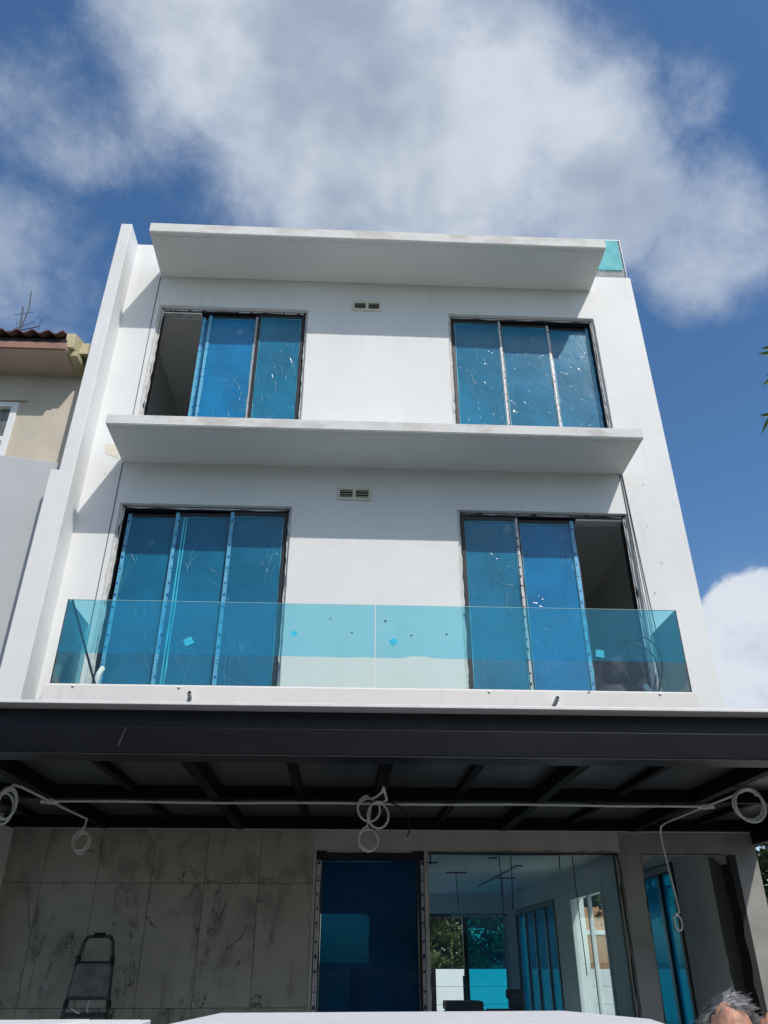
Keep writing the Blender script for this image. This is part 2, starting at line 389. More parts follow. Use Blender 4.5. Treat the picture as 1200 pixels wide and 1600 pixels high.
def wall_with_holes(x0, x1, z0, z1, holes, y0, y1):
    """one welded slab in the x,z plane with rectangular openings"""
    xs = sorted({x0, x1, *[h[0] for h in holes], *[h[1] for h in holes]}); zs = sorted({z0, z1, *[h[2] for h in holes], *[h[3] for h in holes]})
    xs = [x for x in xs if x0 <= x <= x1]; zs = [z for z in zs if z0 <= z <= z1]
    solid = {}
    for i in range(len(xs) - 1):
        for k in range(len(zs) - 1):
            cx, cz = (xs[i] + xs[i + 1]) / 2, (zs[k] + zs[k + 1]) / 2
            solid[i, k] = not any(h[0] < cx < h[1] and h[2] < cz < h[3] for h in holes)
    mb = MB(); idx = {}
    def V(x, y, z):
        key = (round(x, 4), round(y, 4), round(z, 4))
        if key not in idx: idx[key] = len(mb.v); mb.v.append((x, y, z))
        return idx[key]
    for (i, k), s in solid.items():
        if not s: continue
        a, b, c, d = xs[i], xs[i + 1], zs[k], zs[k + 1]
        mb.f.append((V(a, y0, c), V(b, y0, c), V(b, y0, d), V(a, y0, d)))
        mb.f.append((V(a, y1, c), V(a, y1, d), V(b, y1, d), V(b, y1, c)))
        if not solid.get((i - 1, k)): mb.f.append((V(a, y0, c), V(a, y0, d), V(a, y1, d), V(a, y1, c)))
        if not solid.get((i + 1, k)): mb.f.append((V(b, y0, c), V(b, y1, c), V(b, y1, d), V(b, y0, d)))
        if not solid.get((i, k - 1)): mb.f.append((V(a, y0, c), V(a, y1, c), V(b, y1, c), V(b, y0, c)))
        if not solid.get((i, k + 1)): mb.f.append((V(a, y0, d), V(b, y0, d), V(b, y1, d), V(a, y1, d)))
    return mb

# ------------------------------------------------------------------ ground
def sheet(name, x0, x1, y0, y1, z, mat, th=None):
    mb = MB()
    if th: mb.box(x0, x1, y0, y1, z - th, z)
    else: mb.v = [(x0, y0, z), (x1, y0, z), (x1, y1, z), (x0, y1, z)]; mb.f = [(0, 1, 2, 3)]
    return struct(mb.build(name, mat))
sheet('ground', -400, 400, -400, 400, 0, 'soil')
sheet('road', -200, 200, -16, -9.2, .006, 'asphalt')
sheet('pavement', -200, 200, -9.2, -5.3, .12, 'paving', .115)
sheet('driveway', -3.3, 4.2, -5.29, -.02, .14, 'paving', .135)
sheet('bounce_strip', 4.25, 8.8, -2, 12.29, .1, 'pale_paving', .09)  # strip added out of view to bounce sun into the living room
sheet('garden_paving', -4, 12, 12.3, 17.9, .1, 'pale_paving', .09)

# ------------------------------------------------------------------ the house
H = tag(empty('terrace_house', (.4, 0, 0)), 'white three-storey house with jutting canopies and blue-filmed windows', 'house')
def hp(mb, name, mat, parent=None, **k):
    """a part of the house given in world metres"""
    par = parent or H; off = Vector((0, 0, 0)); q = par
    while q: off += q.location; q = q.parent
    o = mb.build(name, mat, par, **k); o.location = Vector(o.location) - off; return o

WIN = dict(UL=(-2.78, -.70, 7.22, 9.685), UR=(1.30, 3.405, 7.22, 9.705), LL=(-2.79, -.742, 3.97, 6.45), LR=(1.28, 3.385, 3.97, 6.463))
GF = dict(door=(-.275, .772, .3, 2.612), pic=(.79, 2.70, .3, 2.605), side=(2.915, 3.862, .3, 2.585))
holes = list(WIN.values())
hp(wall_with_holes(-3.30, 3.44, 2.79, 10.895, holes, 0, .2), 'front_wall', 'white', bevel=0)
hp(wall_with_holes(3.44, 4.08, 2.79, 10.56, [], 0, .2), 'front_wall', 'white')
hp(wall_with_holes(-.30, 2.708, .3, 2.79, [GF['door'], GF['pic']], 0, .2), 'door_surround', 'head')
hp(wall_with_holes(2.708, 4.08, 0.1, 2.79, [GF['side']], 0, .2), 'cement_wall', 'cement')
hp(MB().box(-3.30, -.30, .012, .2, .1, 2.79), 'tile_backing', simple('dark_grout', (.10, .098, .09), .9))
# large marble tiles by the entrance
xs = [-3.20, -2.842, -2.334, -1.824, -1.321, -.812, -.302]; zs = [.15, .32, 1.318, 2.316, 2.788]
for k in range(len(zs) - 1):
    for i in range(len(xs) - 1):
        a, b, c, d = xs[i] + .0018, xs[i + 1] - .0018, zs[k] + .0018, zs[k + 1] - .0018
        w, h = b - a, d - c; jut = random.uniform(0, .0012)
        hp(MB().box(-w / 2, w / 2, 0, .012, -h / 2, h / 2), 'wall_tile', 'marble', bevel=.0012, seg=1, loc=((a + b) / 2, -.002 - jut, (c + d) / 2))
# projecting fin on the party line, a little wider low down
hp(MB().prism([(-3.55, .1), (-3.20, .1), (-3.20, 2.79), (-3.275, 2.79), (-3.275, 10.895), (-3.43, 10.895), (-3.45, 6.67), (-3.55, 6.67)], -.372, .2), 'party_wall_fin', 'white', bevel=.008)
# right flank, slightly splayed, with its garden openings; left party wall; back wall
def sx(y): return 3.68 + .0235 * (y - .15)
def side_box(mb, y0, y1, z0, z1, d0=0, d1=.22):
    mb.hull8([(sx(y0) + d0, y0, z0), (sx(y0) + d1, y0, z0), (sx(y1) + d1, y1, z0), (sx(y1) + d0, y1, z0)],
             [(sx(y0) + d0, y0, z1), (sx(y0) + d1, y0, z1), (sx(y1) + d1, y1, z1), (sx(y1) + d0, y1, z1)])
mb = MB()
for a, b in ((1.25, 3.15), (4.25, 6.3), (7.55, 11.7)): side_box(mb, a, b, 2.65, 3.05)
for a, b in ((3.15, 4.25), (6.3, 7.55), (11.7, 12.0)): side_box(mb, a, b, .3, 3.05)
me_ = MB(); side_box(me_, .205, 1.25, .3, 3.05); hp(me_, 'side_wall', 'int_grey')
hp(mb, 'side_wall', 'int_white')
hp(MB().box(3.88, 4.08, .201, 12.2, 3.052, 10.56), 'flank_wall', 'white')
hp(MB().box(-3.30, -3.1, .201, 12.2, .1, 10.895), 'party_wall', 'int_white')
hp(wall_with_holes(-3.1, 4.18, .3, 10.56, [(-2.6, .6, .3, 2.6), (1.0, 3.80, .3, 2.6)], 12.0, 12.2), 'back_wall', 'int_white')  # left opening added to let more daylight into the living room
hp(MB().box(-3.1, 4.0, .2, 12, .1, .3), 'floor_slab', 'floor')
hp(MB().box(-3.1, 3.95, .2, 12, 3.0, 3.95), 'floor_slab', 'int_white')
hp(MB().box(-3.1, 3.88, .2, 12, 6.8, 7.19), 'floor_slab', 'int_white')
hp(MB().box(-3.1, 3.88, .2, 12, 10.0, 10.4), 'roof_slab', 'int_white')
for z0, z1 in ((3.951, 6.799), (7.191, 9.999)):
    hp(MB().box(-3.1, 3.88, 4.6, 4.75, z0, z1), 'partition', 'int_white'); hp(MB().box(.35, .5, .2, 4.6, z0, z1), 'partition', 'int_white')
hp(MB().box(-3.1, -2.9, .2, 12, .3, 3.0), 'partition', 'int_white')

# canopies
for z0, z1, xa, xb in ((10.255, 10.42, -2.845, 3.432), (7.035, 7.168, -2.865, 3.42)):
    c = hp(MB().box(xa, xb, -.80, -.001, z0, z1), 'canopy', 'soffit', bevel=.006)
    hp(MB().box(xa - .003, xb + .003, -.806, -.796, z0 + .012, z1 + .003), 'fascia', 'fascia', c, bevel=.002)
    hp(MB().box(xa + .05, xb - .05, -.735, -.72, z0 - .004, z0 + .001), 'drip_groove', 'soffit', c)
# balcony
hp(MB().box(-2.90, 3.435, -.82, -.001, 3.775, 3.967), 'balcony_slab', 'slab', bevel=.006)
for x in (-2.62, -1.62, 1.37, 2.35, 3.06):
    hp(MB().tube([(x, -.822, 3.955 + random.uniform(-.006, .004)), (x, -.826, 3.955)], .014, 10), 'fixing_cap', 'slab')
for x in (-1.50, 2.0):
    p = MB().tube([(x - .02, -.80, 3.80), (x, -.86, 3.845), (x + .006, -.93, 3.87)], .022, 14)
    o = hp(p, 'drain_pipe', 'cond', smooth=True); hp(MB().tube([(x + .0062, -.9305, 3.8704), (x + .0064, -.933, 3.8712)], .016, 12), 'pipe_mouth', 'gap', o)
# beige patch and filler marks on the left strip
hp(MB().prism([(-3.10, 7.16), (-2.93, 7.10), (-2.90, 7.29), (-2.92, 7.31), (-3.12, 7.30)], -.0035, .001), 'unpainted_patch', simple('beige_patch', (.70, .66, .54), .8, var=.05))
for x, z in ((-3.05, 6.86), (-2.93, 6.85), (-2.45, 6.84), (-1.95, 6.84), (-1.72, 6.84), (-1.5, 6.83), (2.1, 6.84), (3.62, 6.3), (3.66, 6.9), (3.7, 5.8), (3.55, 5.4)):
    hp(MB().prism([(x + .012 * math.cos(a) * random.uniform(.6, 1.2), z + .014 * math.sin(a) * random.uniform(.6, 1.2)) for a in [i * .9 for i in range(7)]], -.004, .001), 'plug_hole', 'mortar')
# vertical grooves and cables
hp(MB().tube([(-2.85, -.004, 10.25), (-2.855, -.004, 9.7), (-2.85, -.004, 7.18)], .0045, 5), 'wall_cable', 'wire')
hp(MB().tube([(-2.86, -.004, 7.03), (-2.858, -.004, 6.3), (-2.86, -.004, 3.98)], .0045, 5), 'wall_cable', 'wire')
hp(MB().tube([(3.41, -.01, 7.03), (3.43, -.012, 6.3), (3.455, -.02, 5.4), (3.47, -.05, 4.7), (3.40, -.2, 4.02)], .006, 6), 'wall_cable', 'wire')
hp(MB().tube([(3.385, -.008, 7.03), (3.395, -.010, 6.3), (3.40, -.018, 5.4), (3.42, -.03, 4.6), (3.33, -.25, 4.0)], .0045, 6), 'wall_cable', 'wire')

# air vents
for x, z in ((.137, 9.792), (.014, 6.65)):
    v = hp(wall_with_holes(x - .205, x + .205, z - .085, z + .085, [(x - .175, x - .02, z - .055, z + .055), (x + .02, x + .175, z - .055, z + .055)], -.026, -.0005), 'air_vent', 'cream', bevel=.003, seg=1)
    hp(MB().box(x - .19, x + .19, -.004, -.0015, z - .07, z + .07), 'vent_recess', 'gap', v)
    for cx in (-.0975, .0975):
        for k in range(3):
            zz = z - .036 + k * .034; a_, b_ = x + cx - .076, x + cx + .076
            hp(MB().hull8([(a_, -.022, zz - .007), (b_, -.022, zz - .007), (b_, -.008, zz + .006), (a_, -.008, zz + .006)], [(a_, -.022, zz - .003), (b_, -.022, zz - .003), (b_, -.008, zz + .010), (a_, -.008, zz + .010)]), 'slat', 'cream', v)

def jag(mb, x0, z0, x1, z1, w, y0, y1, step=.06, jit=.5, gaps=0.):
    """ragged strip of mortar or tape along a line, one connected piece; w>0 grows to the right of travel"""
    n = max(2, int(math.hypot(x1 - x0, z1 - z0) / step)); dx, dz = (x1 - x0) / n, (z1 - z0) / n; L_ = math.hypot(dx, dz); nx, nz = dz / L_, -dx / L_
    a = [(x0 + dx * i, z0 + dz * i) for i in range(n + 1)]; b = []
    for x, z in a:
        k = w * (1 + random.uniform(-jit, jit)) * (.25 if random.random() < gaps else 1); b.append((x + nx * k, z + nz * k))
    o = len(mb.v)
    for p, q in zip(a, b): mb.v += [(p[0], y0, p[1]), (q[0], y0, q[1]), (q[0], y1, q[1]), (p[0], y1, p[1])]
    for i in range(n):
        for k in range(4): k2 = (k + 1) % 4; mb.f.append((o + i * 4 + k, o + i * 4 + k2, o + i * 4 + 4 + k2, o + i * 4 + 4 + k))
    mb.f += [(o + 3, o + 2, o + 1, o), (o + n * 4, o + n * 4 + 1, o + n * 4 + 2, o + n * 4 + 3)]
    return mb
def J(*a, **k): return jag(MB(), *a, **k)

M['crease'] = simple('crinkled_film_fold', (.16, .43, .56), .22, var=.25, scale=30, bump=.4, bscale=50, spec=.9)
CR = random.Random(77)
def creases(w, cx, y, cz, hw, hh, fm):
    """standing folds in the loose film: short bundles and a few long sags, too fine to count"""
    mb = MB(); rnd = CR
    def fold(p, ang, L_, r, curve):
        pts = []; n = max(5, int(L_ / .05)); a = ang
        for i in range(n + 1):
            pts.append((p[0], 0, p[1])); a += curve / n + rnd.gauss(0, .16); p = (p[0] + math.cos(a) * L_ / n, p[1] + math.sin(a) * L_ / n)
            if abs(p[0]) > hw * .97 or abs(p[1]) > hh * .985: break
        if len(pts) < 3: return
        m_ = len(pts); mb.tube([Vector(q) for q in pts], [r * (.15 + .85 * math.sin(math.pi * min(.999, (i + .25) / m_)) * rnd.uniform(.35, 1.1)) for i in range(m_)], 5)
    for _ in range(rnd.randint(4, 7)):                                   # bundles
        c = (rnd.uniform(-.85, .85) * hw, rnd.uniform(-.95, .55) * hh); a0 = rnd.choice((R(90), R(80), R(-60), R(-35), R(15))) + rnd.gauss(0, .25)
        for k in range(rnd.randint(3, 6)): fold((c[0] + rnd.gauss(0, .05), c[1] + rnd.gauss(0, .10)), a0 + rnd.gauss(0, .22), rnd.uniform(.10, .42), rnd.uniform(.0014, .003), rnd.gauss(0, .6))
    for _ in range(rnd.randint(2, 4)):                                   # long sags
        fold((rnd.uniform(-.9, .9) * hw, rnd.uniform(-.6, .8) * hh), R(-90) + rnd.gauss(0, .3), rnd.uniform(.5, 1.2), .0019, rnd.gauss(0, .35))
    o = hp(mb, 'film_creases', 'crease', w, smooth=True, loc=(cx, y, cz)); o['kind'] = 'stuff'

# windows: each sash has its slot on the three tracks, its film and its tapes
def make_window(key, sashes, opening=None):
    x0, x1, z0, z1 = WIN[key]; ft = .045
    fr = MB().box(x0, x0 + ft, .055, .17, z0, z1).box(x1 - ft, x1, .055, .17, z0, z1).box(x0 + ft, x1 - ft, .055, .17, z1 - ft, z1).box(x0 + ft, x1 - ft, .055, .17, z0, z0 + .03)
    w = hp(fr, 'window', 'black', bevel=.003, seg=1)
    # raw mortar and gap round the frame
    for st_ in (J(x0 - .001, z1, x0 - .001, z0, .010, -.0025, .004, .11, .7, .1), J(x1 + .001, z0, x1 + .001, z1, .010, -.0025, .004, .11, .7, .1), J(x1, z1 + .001, x0, z1 + .001, .009, -.0025, .004, .11, .7, .1)): hp(st_, 'mortar_edge', 'mortar', w)
    for xx, sgn in ((x0, 1), (x1, -1)): hp(J(xx + sgn * .0005, z0, xx + sgn * .0005, z1, .028 * sgn, .03, .054, .08, .3, .05), 'mortar_fill', 'mortar', w)
    hp(J(x0 + .06, z1 - .014, x1 - .06, z1 - .014, .022, .050, .0535, .17, .4, .3), 'tape', 'tape_white_h', w)
    xx = x1 - .030 if key[1] == 'L' else x0 + .012
    hp(J(xx, z0, xx, z1 - .05, .017, .050, .0535, .12, .25, .12), 'tape', 'tape_white', w)
    for (a, b, track, fm, tl, tr, fold) in sashes:
        y = .068 + track * .034; st = .042; top = z1 - ft - .002 - track * .006; bot = z0 + .032
        s = MB().box(a, a + st, y, y + .03, bot, top).box(b - st, b, y, y + .03, bot, top).box(a + st, b - st, y, y + .03, top - .05, top).box(a + st, b - st, y, y + .03, bot, bot + .05)
        hp(s, 'sash', 'black', w, bevel=.002, seg=1)
        cx, cz = (a + b) / 2, (bot + top) / 2
        hw, hh = (b - a) / 2 - st + .004, (top - bot) / 2 - .046
        nx_, nz_ = 8, 24; pm = MB()
        for j in range(nz_ + 1):
            for i in range(nx_ + 1):
                u, v = i / nx_, j / nz_; e = math.sin(math.pi * u) * math.sin(math.pi * v)
                pm.v.append((-hw + 2 * hw * u, random.uniform(-.0012, .0012) * (e > .01), -hh + 2 * hh * v))
        for j in range(nz_):
            for i in range(nx_): q = j * (nx_ + 1) + i; pm.f.append((q, q + 1, q + nx_ + 2, q + nx_ + 1))
        hp(pm, 'film_pane', fm, w, smooth=True, loc=(cx, y + .012, cz))
        creases(w, cx, y + .0085, cz, hw, hh, fm)
        def vstrip(xx, ww, mat, gaps=0.):
            m_ = MB(); jag(m_, xx, bot, xx, top - .004, ww, y - .0035, y - .0005, .11, .16, gaps); return hp(m_, 'tape', mat, w)
        if tl: vstrip(a + .006, .030 if tl == 'tape_white' else .042, tl)
        if tr: vstrip(b - (.036 if tr == 'tape_white' else .046), .030 if tr == 'tape_white' else .042, tr)
        if fold:
            for dx_ in ((.115,) if fold == 1 else (.1, .135)):
                m_ = MB(); jag(m_, a + dx_, bot + .05, a + dx_, top - .055, .016, y + .004, y + .009, .2, .4); hp(m_, 'film_fold', 'film_fold', w)
        m_ = MB(); jag(m_, a + st, top - .056, b - st, top - .056, .011, y + .003, y + .008, .15, .4, .1); hp(m_, 'film_edge', 'film_rim', w)
        for xx in (a + st + .001, b - st - .010):
            m_ = MB(); jag(m_, xx, bot + .05, xx, top - .055, .009, y + .003, y + .008, .25, .5, .15); hp(m_, 'film_edge', 'film_rim', w)
    return w
TB, TW = 'tape_blue', 'tape_white'
make_window('UL', [(-1.40, -.748, 0, 'film_slate', None, None, 0), (-2.10, -1.396, 1, 'film_deep', TB, TW, 0), (-2.195, -1.50, 2, 'film_deep', TB, None, 0)])
make_window('UR', [(1.348, 2.06, 0, 'film_slate', None, TW, 0), (2.035, 2.765, 1, 'film_slate', None, TW, 0), (2.735, 3.355, 2, 'film_slate', None, TB, 0)])
make_window('LL', [(-1.478, -.79, 0, 'film_teal', TB, None, 0), (-2.14, -1.43, 1, 'film_teal', TB, None, 2), (-2.72, -2.10, 2, 'film_teal', TB, None, 0)])
make_window('LR', [(1.326, 2.03, 0, 'film_slate', None, TW, 0), (2.01, 2.73, 1, 'film_deep', None, TB, 0), (2.09, 2.755, 2, 'film_deep', None, None, 0)])
# the slid-open panes leave rough white jambs
for key, side in (('UL', 0), ('LR', 1), ('LL', 0), ('UR', 1)):
    x0, x1, z0, z1 = WIN[key]; xx = x0 + .032 if side == 0 else x1 - .045
    mb = MB(); jag(mb, xx, z0, xx, z1 - .03, .016, .046, .0535, .1, .5, .1); hp(mb, 'jamb_mortar', 'mortar')

for key, xa, xb in (('UL', -2.73, -2.2), ('LR', 2.76, 3.335)):
    z1 = WIN[key][3]
    for k in range(3): hp(MB().box(xa, xb, .07 + k * .034, .082 + k * .034, z1 - .075 - k * .012, z1 - .0455), 'track_rail', 'mortar')
# glass balustrade
ra = hp(MB().box(-2.862, 3.402, -.782, -.758, 3.9665, 3.985), 'balustrade', 'slab')
for a, b in ((-2.858, .252), (.262, 3.398)):
    hp(MB().box(a, b, -.776, -.764, 3.985, 4.857), 'glass_panel', 'glass', ra)
    mb = MB(); n = 26; zb = 4.292
    lo = [(a + (b - a) * i / n, zb + random.uniform(-.004, .004) + (.018 if (i in (3, 4) and a > 0) else 0)) for i in range(n + 1)]
    mb.prism(lo + [(b, 4.852), (a, 4.852)], -.7795, -.7775); hp(mb, 'film_sheet', 'rail_film', ra)
    hp(MB().box(a, b, -.777, -.763, 4.8575, 4.8605), 'glass_edge', simple('green_glass_edge', (.45, .72, .68), .2, bump=0), ra)
hp(MB().box(.253, .261, -.776, -.764, 3.985, 4.857), 'silicone_joint', 'flash', ra)
for x in (-2.858, 3.398):
    s = 1 if x < 0 else -1
    hp(MB().box(min(x, x + .012 * s), max(x, x + .012 * s), -.762, -.02, 3.985, 4.857), 'glass_panel', 'glass', ra)
    hp(MB().hull8([(x + s * .0135, -.762, 4.10), (x + s * .0155, -.762, 4.10), (x + s * .0155, -.06, 3.99), (x + s * .0135, -.06, 3.99)],
                  [(x + s * .0135, -.762, 4.852), (x + s * .0155, -.762, 4.852), (x + s * .0155, -.03, 4.852), (x + s * .0135, -.03, 4.852)]), 'film_sheet', 'rail_film', ra)
    hp(MB().box(min(x, x - .004 * s), max(x, x - .004 * s), -.780, -.760, 3.985, 4.862), 'panel_edge', 'black', ra)
# stickers and specks left on the film
random.seed(21)
for x, z, s, rot in ((-1.60, 4.43, .045, .5), (2.53, 4.37, .045, -.1), (.44, 4.46, .04, .6), (-.56, 4.53, .03, .3), (.36, 4.68, .012, 0), (.02, 4.55, .009, 0), (.62, 4.53, .010, .4), (.98, 4.55, .010, 0), (2.95, 4.52, .008, 0), (-.2, 4.7, .008, 0)):
    pts = [(x + s * (math.cos(rot) * u - math.sin(rot) * v), z + s * (math.sin(rot) * u + math.cos(rot) * v)) for u, v in ((-1, -.8), (1, -.9), (.9, .8), (-.9, .9))]
    hp(MB().prism(pts, -.7815, -.7800), 'sticker', 'film_fold' if s > .02 else 'wire', ra)

def pale_film():
    t = NT('pale_cyan_film'); tr = t.n('ShaderNodeBsdfTransparent'); t.set(tr.inputs[0], (.45, .93, .96))
    return t.done(t.mixs(.42, tr.outputs[0], t.pbsdf(t.mix(t.rng(t.noise(3, 3), .35, .65), (.30, .74, .77), (.50, .86, .88)), .7, 0, .1)))
# terrace glass on the roof corner
g = hp(MB().box(2.9, 4.05, .06, .072, 10.562, 11.435), 'roof_balustrade', 'glass')
hp(MB().box(3.0, 4.03, .054, .058, 10.78, 11.43), 'film_sheet', pale_film(), g)
hp(MB().box(4.052, 4.062, .06, 2.2, 10.562, 11.435), 'glass_panel', 'glass', g)
hp(MB().box(2.9, 4.062, .058, .075, 11.4355, 11.443), 'glass_edge', 'flash', g)
hp(MB().box(4.0625, 4.067, .055, .075, 10.562, 11.443), 'glass_edge', 'flash', g)

# ground floor: filmed door, picture window, side opening
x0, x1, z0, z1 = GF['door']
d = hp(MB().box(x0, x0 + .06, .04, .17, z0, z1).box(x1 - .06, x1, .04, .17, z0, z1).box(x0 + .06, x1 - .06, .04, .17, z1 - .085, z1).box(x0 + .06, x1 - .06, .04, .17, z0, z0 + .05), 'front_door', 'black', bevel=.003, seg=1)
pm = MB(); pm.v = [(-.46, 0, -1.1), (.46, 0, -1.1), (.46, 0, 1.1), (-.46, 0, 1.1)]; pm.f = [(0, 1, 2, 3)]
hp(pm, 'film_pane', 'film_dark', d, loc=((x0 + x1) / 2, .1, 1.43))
mb = MB(); jag(mb, x0 + .008, z0, x0 + .008, z1 - .09, .040, .033, .038, .16, .15); hp(mb, 'tape', 'tape_white', d)
mb = MB(); jag(mb, x1 - .034, z0, x1 - .034, z1 - .09, .028, .033, .038, .16, .15); hp(mb, 'tape', 'tape_white', d)
mb = MB(); jag(mb, x0 + .1, z1 - .004, x1 - .12, z1 - .004, .010, .033, .038, .2, .3); hp(mb, 'tape', 'head', d)
mb = MB(); jag(mb, x0 + .066, z1 - .09, x1 - .3, z1 - .09, .006, .09, .095, .2, .3); hp(mb, 'film_edge', 'film_rim', d)
x0, x1, z0, z1 = GF['pic']
w = hp(MB().box(x0, x0 + .022, .05, .15, z0, z1).box(x1 - .022, x1, .05, .15, z0, z1).box(x0 + .022, x1 - .022, .05, .15, z1 - .018, z1).box(x0 + .022, x1 - .022, .05, .15, z0, z0 + .03), 'picture_window', 'black')
hp(MB().box(x0 + .022, x1 - .022, .09, .102, z0 + .03, z1 - .018), 'glass_pane', 'glass_teal', w)
hp(J(x0 + .002, z0, x0 + .002, z1, .020, .043, .048, .1, .3, .05), 'mortar_fill', 'head', w); hp(J(x1 - .030, z0, x1 - .030, z1 - .03, .016, .043, .048, .1, .4, .05), 'mortar_fill', 'head', w)
hp(J(x0, z1 + .001, x1, z1 + .001, -.006, -.003, .004, .09, .8, .3), 'dark_joint', 'gap', w); hp(J(x1 + .004, z1, x1 + .004, z0, .007, -.003, .004, .09, .8, .2), 'dark_joint', 'gap', w)
x0, x1, z0, z1 = GF['side']
for st_ in (J(x1 - .002, z0, x1 - .002, z1, -.066, -.003, .19, .12, .16), J(x0 - .002, z0, x0 - .002, z1, -.007, -.003, .004, .09, .9, .3), J(x0, z1 + .001, x1, z1 + .001, -.006, -.003, .004, .09, .9, .3)): hp(st_, 'rough_jamb', 'gap')  # right jamb widened inward to block the sun sliver behind it
# chamfer scraps of mortar in the head corners
hp(MB().prism([(x0, z1 - .10), (x0 + .13, z1), (x0, z1)], .02, .19), 'corner_haunch', 'cement'); hp(MB().prism([(x1 - .16, z1), (x1, z1 - .13), (x1, z1)], .06, .19), 'corner_haunch', 'cement')
hp(MB().box(sx(.2) - .012, 3.86, .2005, .2045, .3, 2.6), 'raw_end', simple('darkened_cement', (.10, .10, .095), .9))  # end cement darkened in colour so its sunlit sliver reads as shade

# garden doors in the flank wall: frames and filmed leaves
def flank_door(ys, mat, frame='black', tapes=True, name='garden_door', clear_glass=False):
    y0, y1 = ys[0], ys[-1]
    mb = MB(); side_box(mb, y0, y0 + .07, .3, 2.549, -.02, .1); dd = hp(mb, name, frame)
    mb = MB(); side_box(mb, y1 - .07, y1, .3, 2.549, -.02, .1); hp(mb, 'frame', frame, dd)
    mb = MB(); side_box(mb, y0, y1, 2.55, 2.649, -.02, .1); hp(mb, 'frame', frame, dd)
    for yy in ys[1:-1]:
        mb = MB(); side_box(mb, yy - .035, yy + .035, .3, 2.549, .0, .06); hp(mb, 'stile', frame, dd)
    for a, b in zip(ys[:-1], ys[1:]):
        m_ = MB(); side_box(m_, a + .036, b - .036, .3, 2.549, .03, .036); hp(m_, 'pane' if clear_glass else 'film_pane', mat, dd)
    if tapes:
        for yy in ys[1:-1]:
            m_ = MB(); side_box(m_, yy - .03, yy + .04, .3, 2.55, -.010, -.005); hp(m_, 'tape', FT, dd)
        m_ = MB(); side_box(m_, y0 + .05, y1 - .05, 2.56, 2.63, -.026, -.021); hp(m_, 'tape', FT2, dd)
    return dd
FT = tape('flank_tape_blue', (.20, .58, .78), (.01, .07, .28), True, .16, .2); FT2 = tape('flank_tape', (.3, .36, .42), (.02, .02, .03), True, .05)
flank_door((1.25, 1.80, 3.15), 'film_clear')
flank_door((4.25, 5.2, 6.3), clear('thin_clear_glass', (.96, .985, .98), .25), 'upvc', False, 'garden_window', True)
flank_door((7.55, 8.5, 9.6, 10.6, 11.7), 'film_clear')
# back of the living room: open gap beside one filmed leaf
b = hp(MB().box(1.0, 1.07, 12.02, 12.15, .3, 2.6).box(2.76, 2.86, 12.02, 12.15, .3, 2.52).box(3.72, 3.8, 12.02, 12.15, .3, 2.52).box(1.07, 3.8, 12.02, 12.15, 2.52, 2.6), 'back_door', 'black')
hp(MB().box(2.86, 3.72, 12.08, 12.086, .3, 2.52), 'film_pane', 'film_clear', b)
hp(MB().box(3.725, 3.795, 12.008, 12.018, .3, 2.55), 'tape', 'tape_white', b); hp(MB().box(2.5, 3.75, 12.008, 12.018, 2.525, 2.585), 'tape', 'tape_white_h', b)
# ceiling slots, track and hanging wires of the living room
for x, y, w_, l_ in ((1.95, 6.6, .36, .09), (3.0, 7.6, .36, .09), (2.8, 5.4, .12, .05), (2.2, 4.3, .12, .05), (1.3, 5.0, .3, .05)):
    hp(MB().box(x - w_ / 2, x + w_ / 2, y - l_ / 2, y + l_ / 2, 2.985, 2.999), 'ceiling_slot', 'wire')
hp(MB().box(2.76, 2.80, 5.6, 9.6, 2.985, 2.999), 'ceiling_track', simple('grey_track', (.12, .13, .13), .5, bump=0))
for x, y, l_ in ((.90, .55, .45), (2.05, 3.0, .6), (2.2, 3.0, .75), (1.95, 6.6, .55), (2.9, 7.5, .7), (1.6, 8.5, .8), (2.75, 2.6, .3), (3.3, 3.9, 1.5)):
    pts = [(x + .012 * math.sin(k * .5 + x * 9), y, 2.99 - l_ * k / 6) for k in range(7)]
    hp(MB().tube(pts, .007, 5), 'hanging_wire', 'wire')
for x, y, z1, l_ in ((2.95, 1.2, 6.8, .75), (3.05, 2.2, 6.8, .5), (2.9, 1.25, 6.8, .35)): hp(MB().tube([(x + .02 * math.sin(k), y, z1 - .005 - l_ * k / 6) for k in range(7)], .009, 6), 'hanging_wire', 'cond')
for x, y in ((-2.45, 1.3), (-2.2, 1.15), (-2.0, 2.2)): hp(MB().tube([(x, y, 9.985), (x, y, 9.998)], .05, 16), 'downlight_hole', 'gap')
hp(MB().tube([(2.4, 9.5, .3), (2.4, 9.5, 1.4)], .03, 8), 'prop_post', 'wire')

# ------------------------------------------------------------------ carport
CP = tag(empty('carport', (.4, -1.6, 0)), 'black steel carport roof across the front of the white house', 'carport')
def cp(mb, name, mat, **k):
    o = mb.build(name, mat, CP, **k); o.location = Vector(o.location) - CP.location; return o
XL, XR = -3.6, 4.14
cp(MB().box(XL, XR, -3.24, -3.09, 2.795, 2.958), 'front_beam', 'steel', bevel=.006)
cp(MB().box(XL, XR, -3.17, -3.095, 2.96, 3.082), 'beam_web', 'black')
cp(MB().box(XL, XR, -3.245, -3.05, 2.787, 2.794), 'beam_flange', 'black')
cp(MB().box(XL, XR, -3.30, -3.05, 3.084, 3.104), 'flashing', 'flash', bevel=.003)
for x in (-1.42,): cp(MB().hull8([(x, -3.242, 2.84), (x + .012, -3.242, 2.84), (x + .012, -3.24, 2.84), (x, -3.24, 2.84)], [(x + .03, -3.242, 2.95), (x + .036, -3.242, 2.95), (x + .036, -3.24, 2.95), (x + .03, -3.24, 2.95)]), 'scratch', simple('bare_scratch', (.022, .024, .03), .5, bump=0))
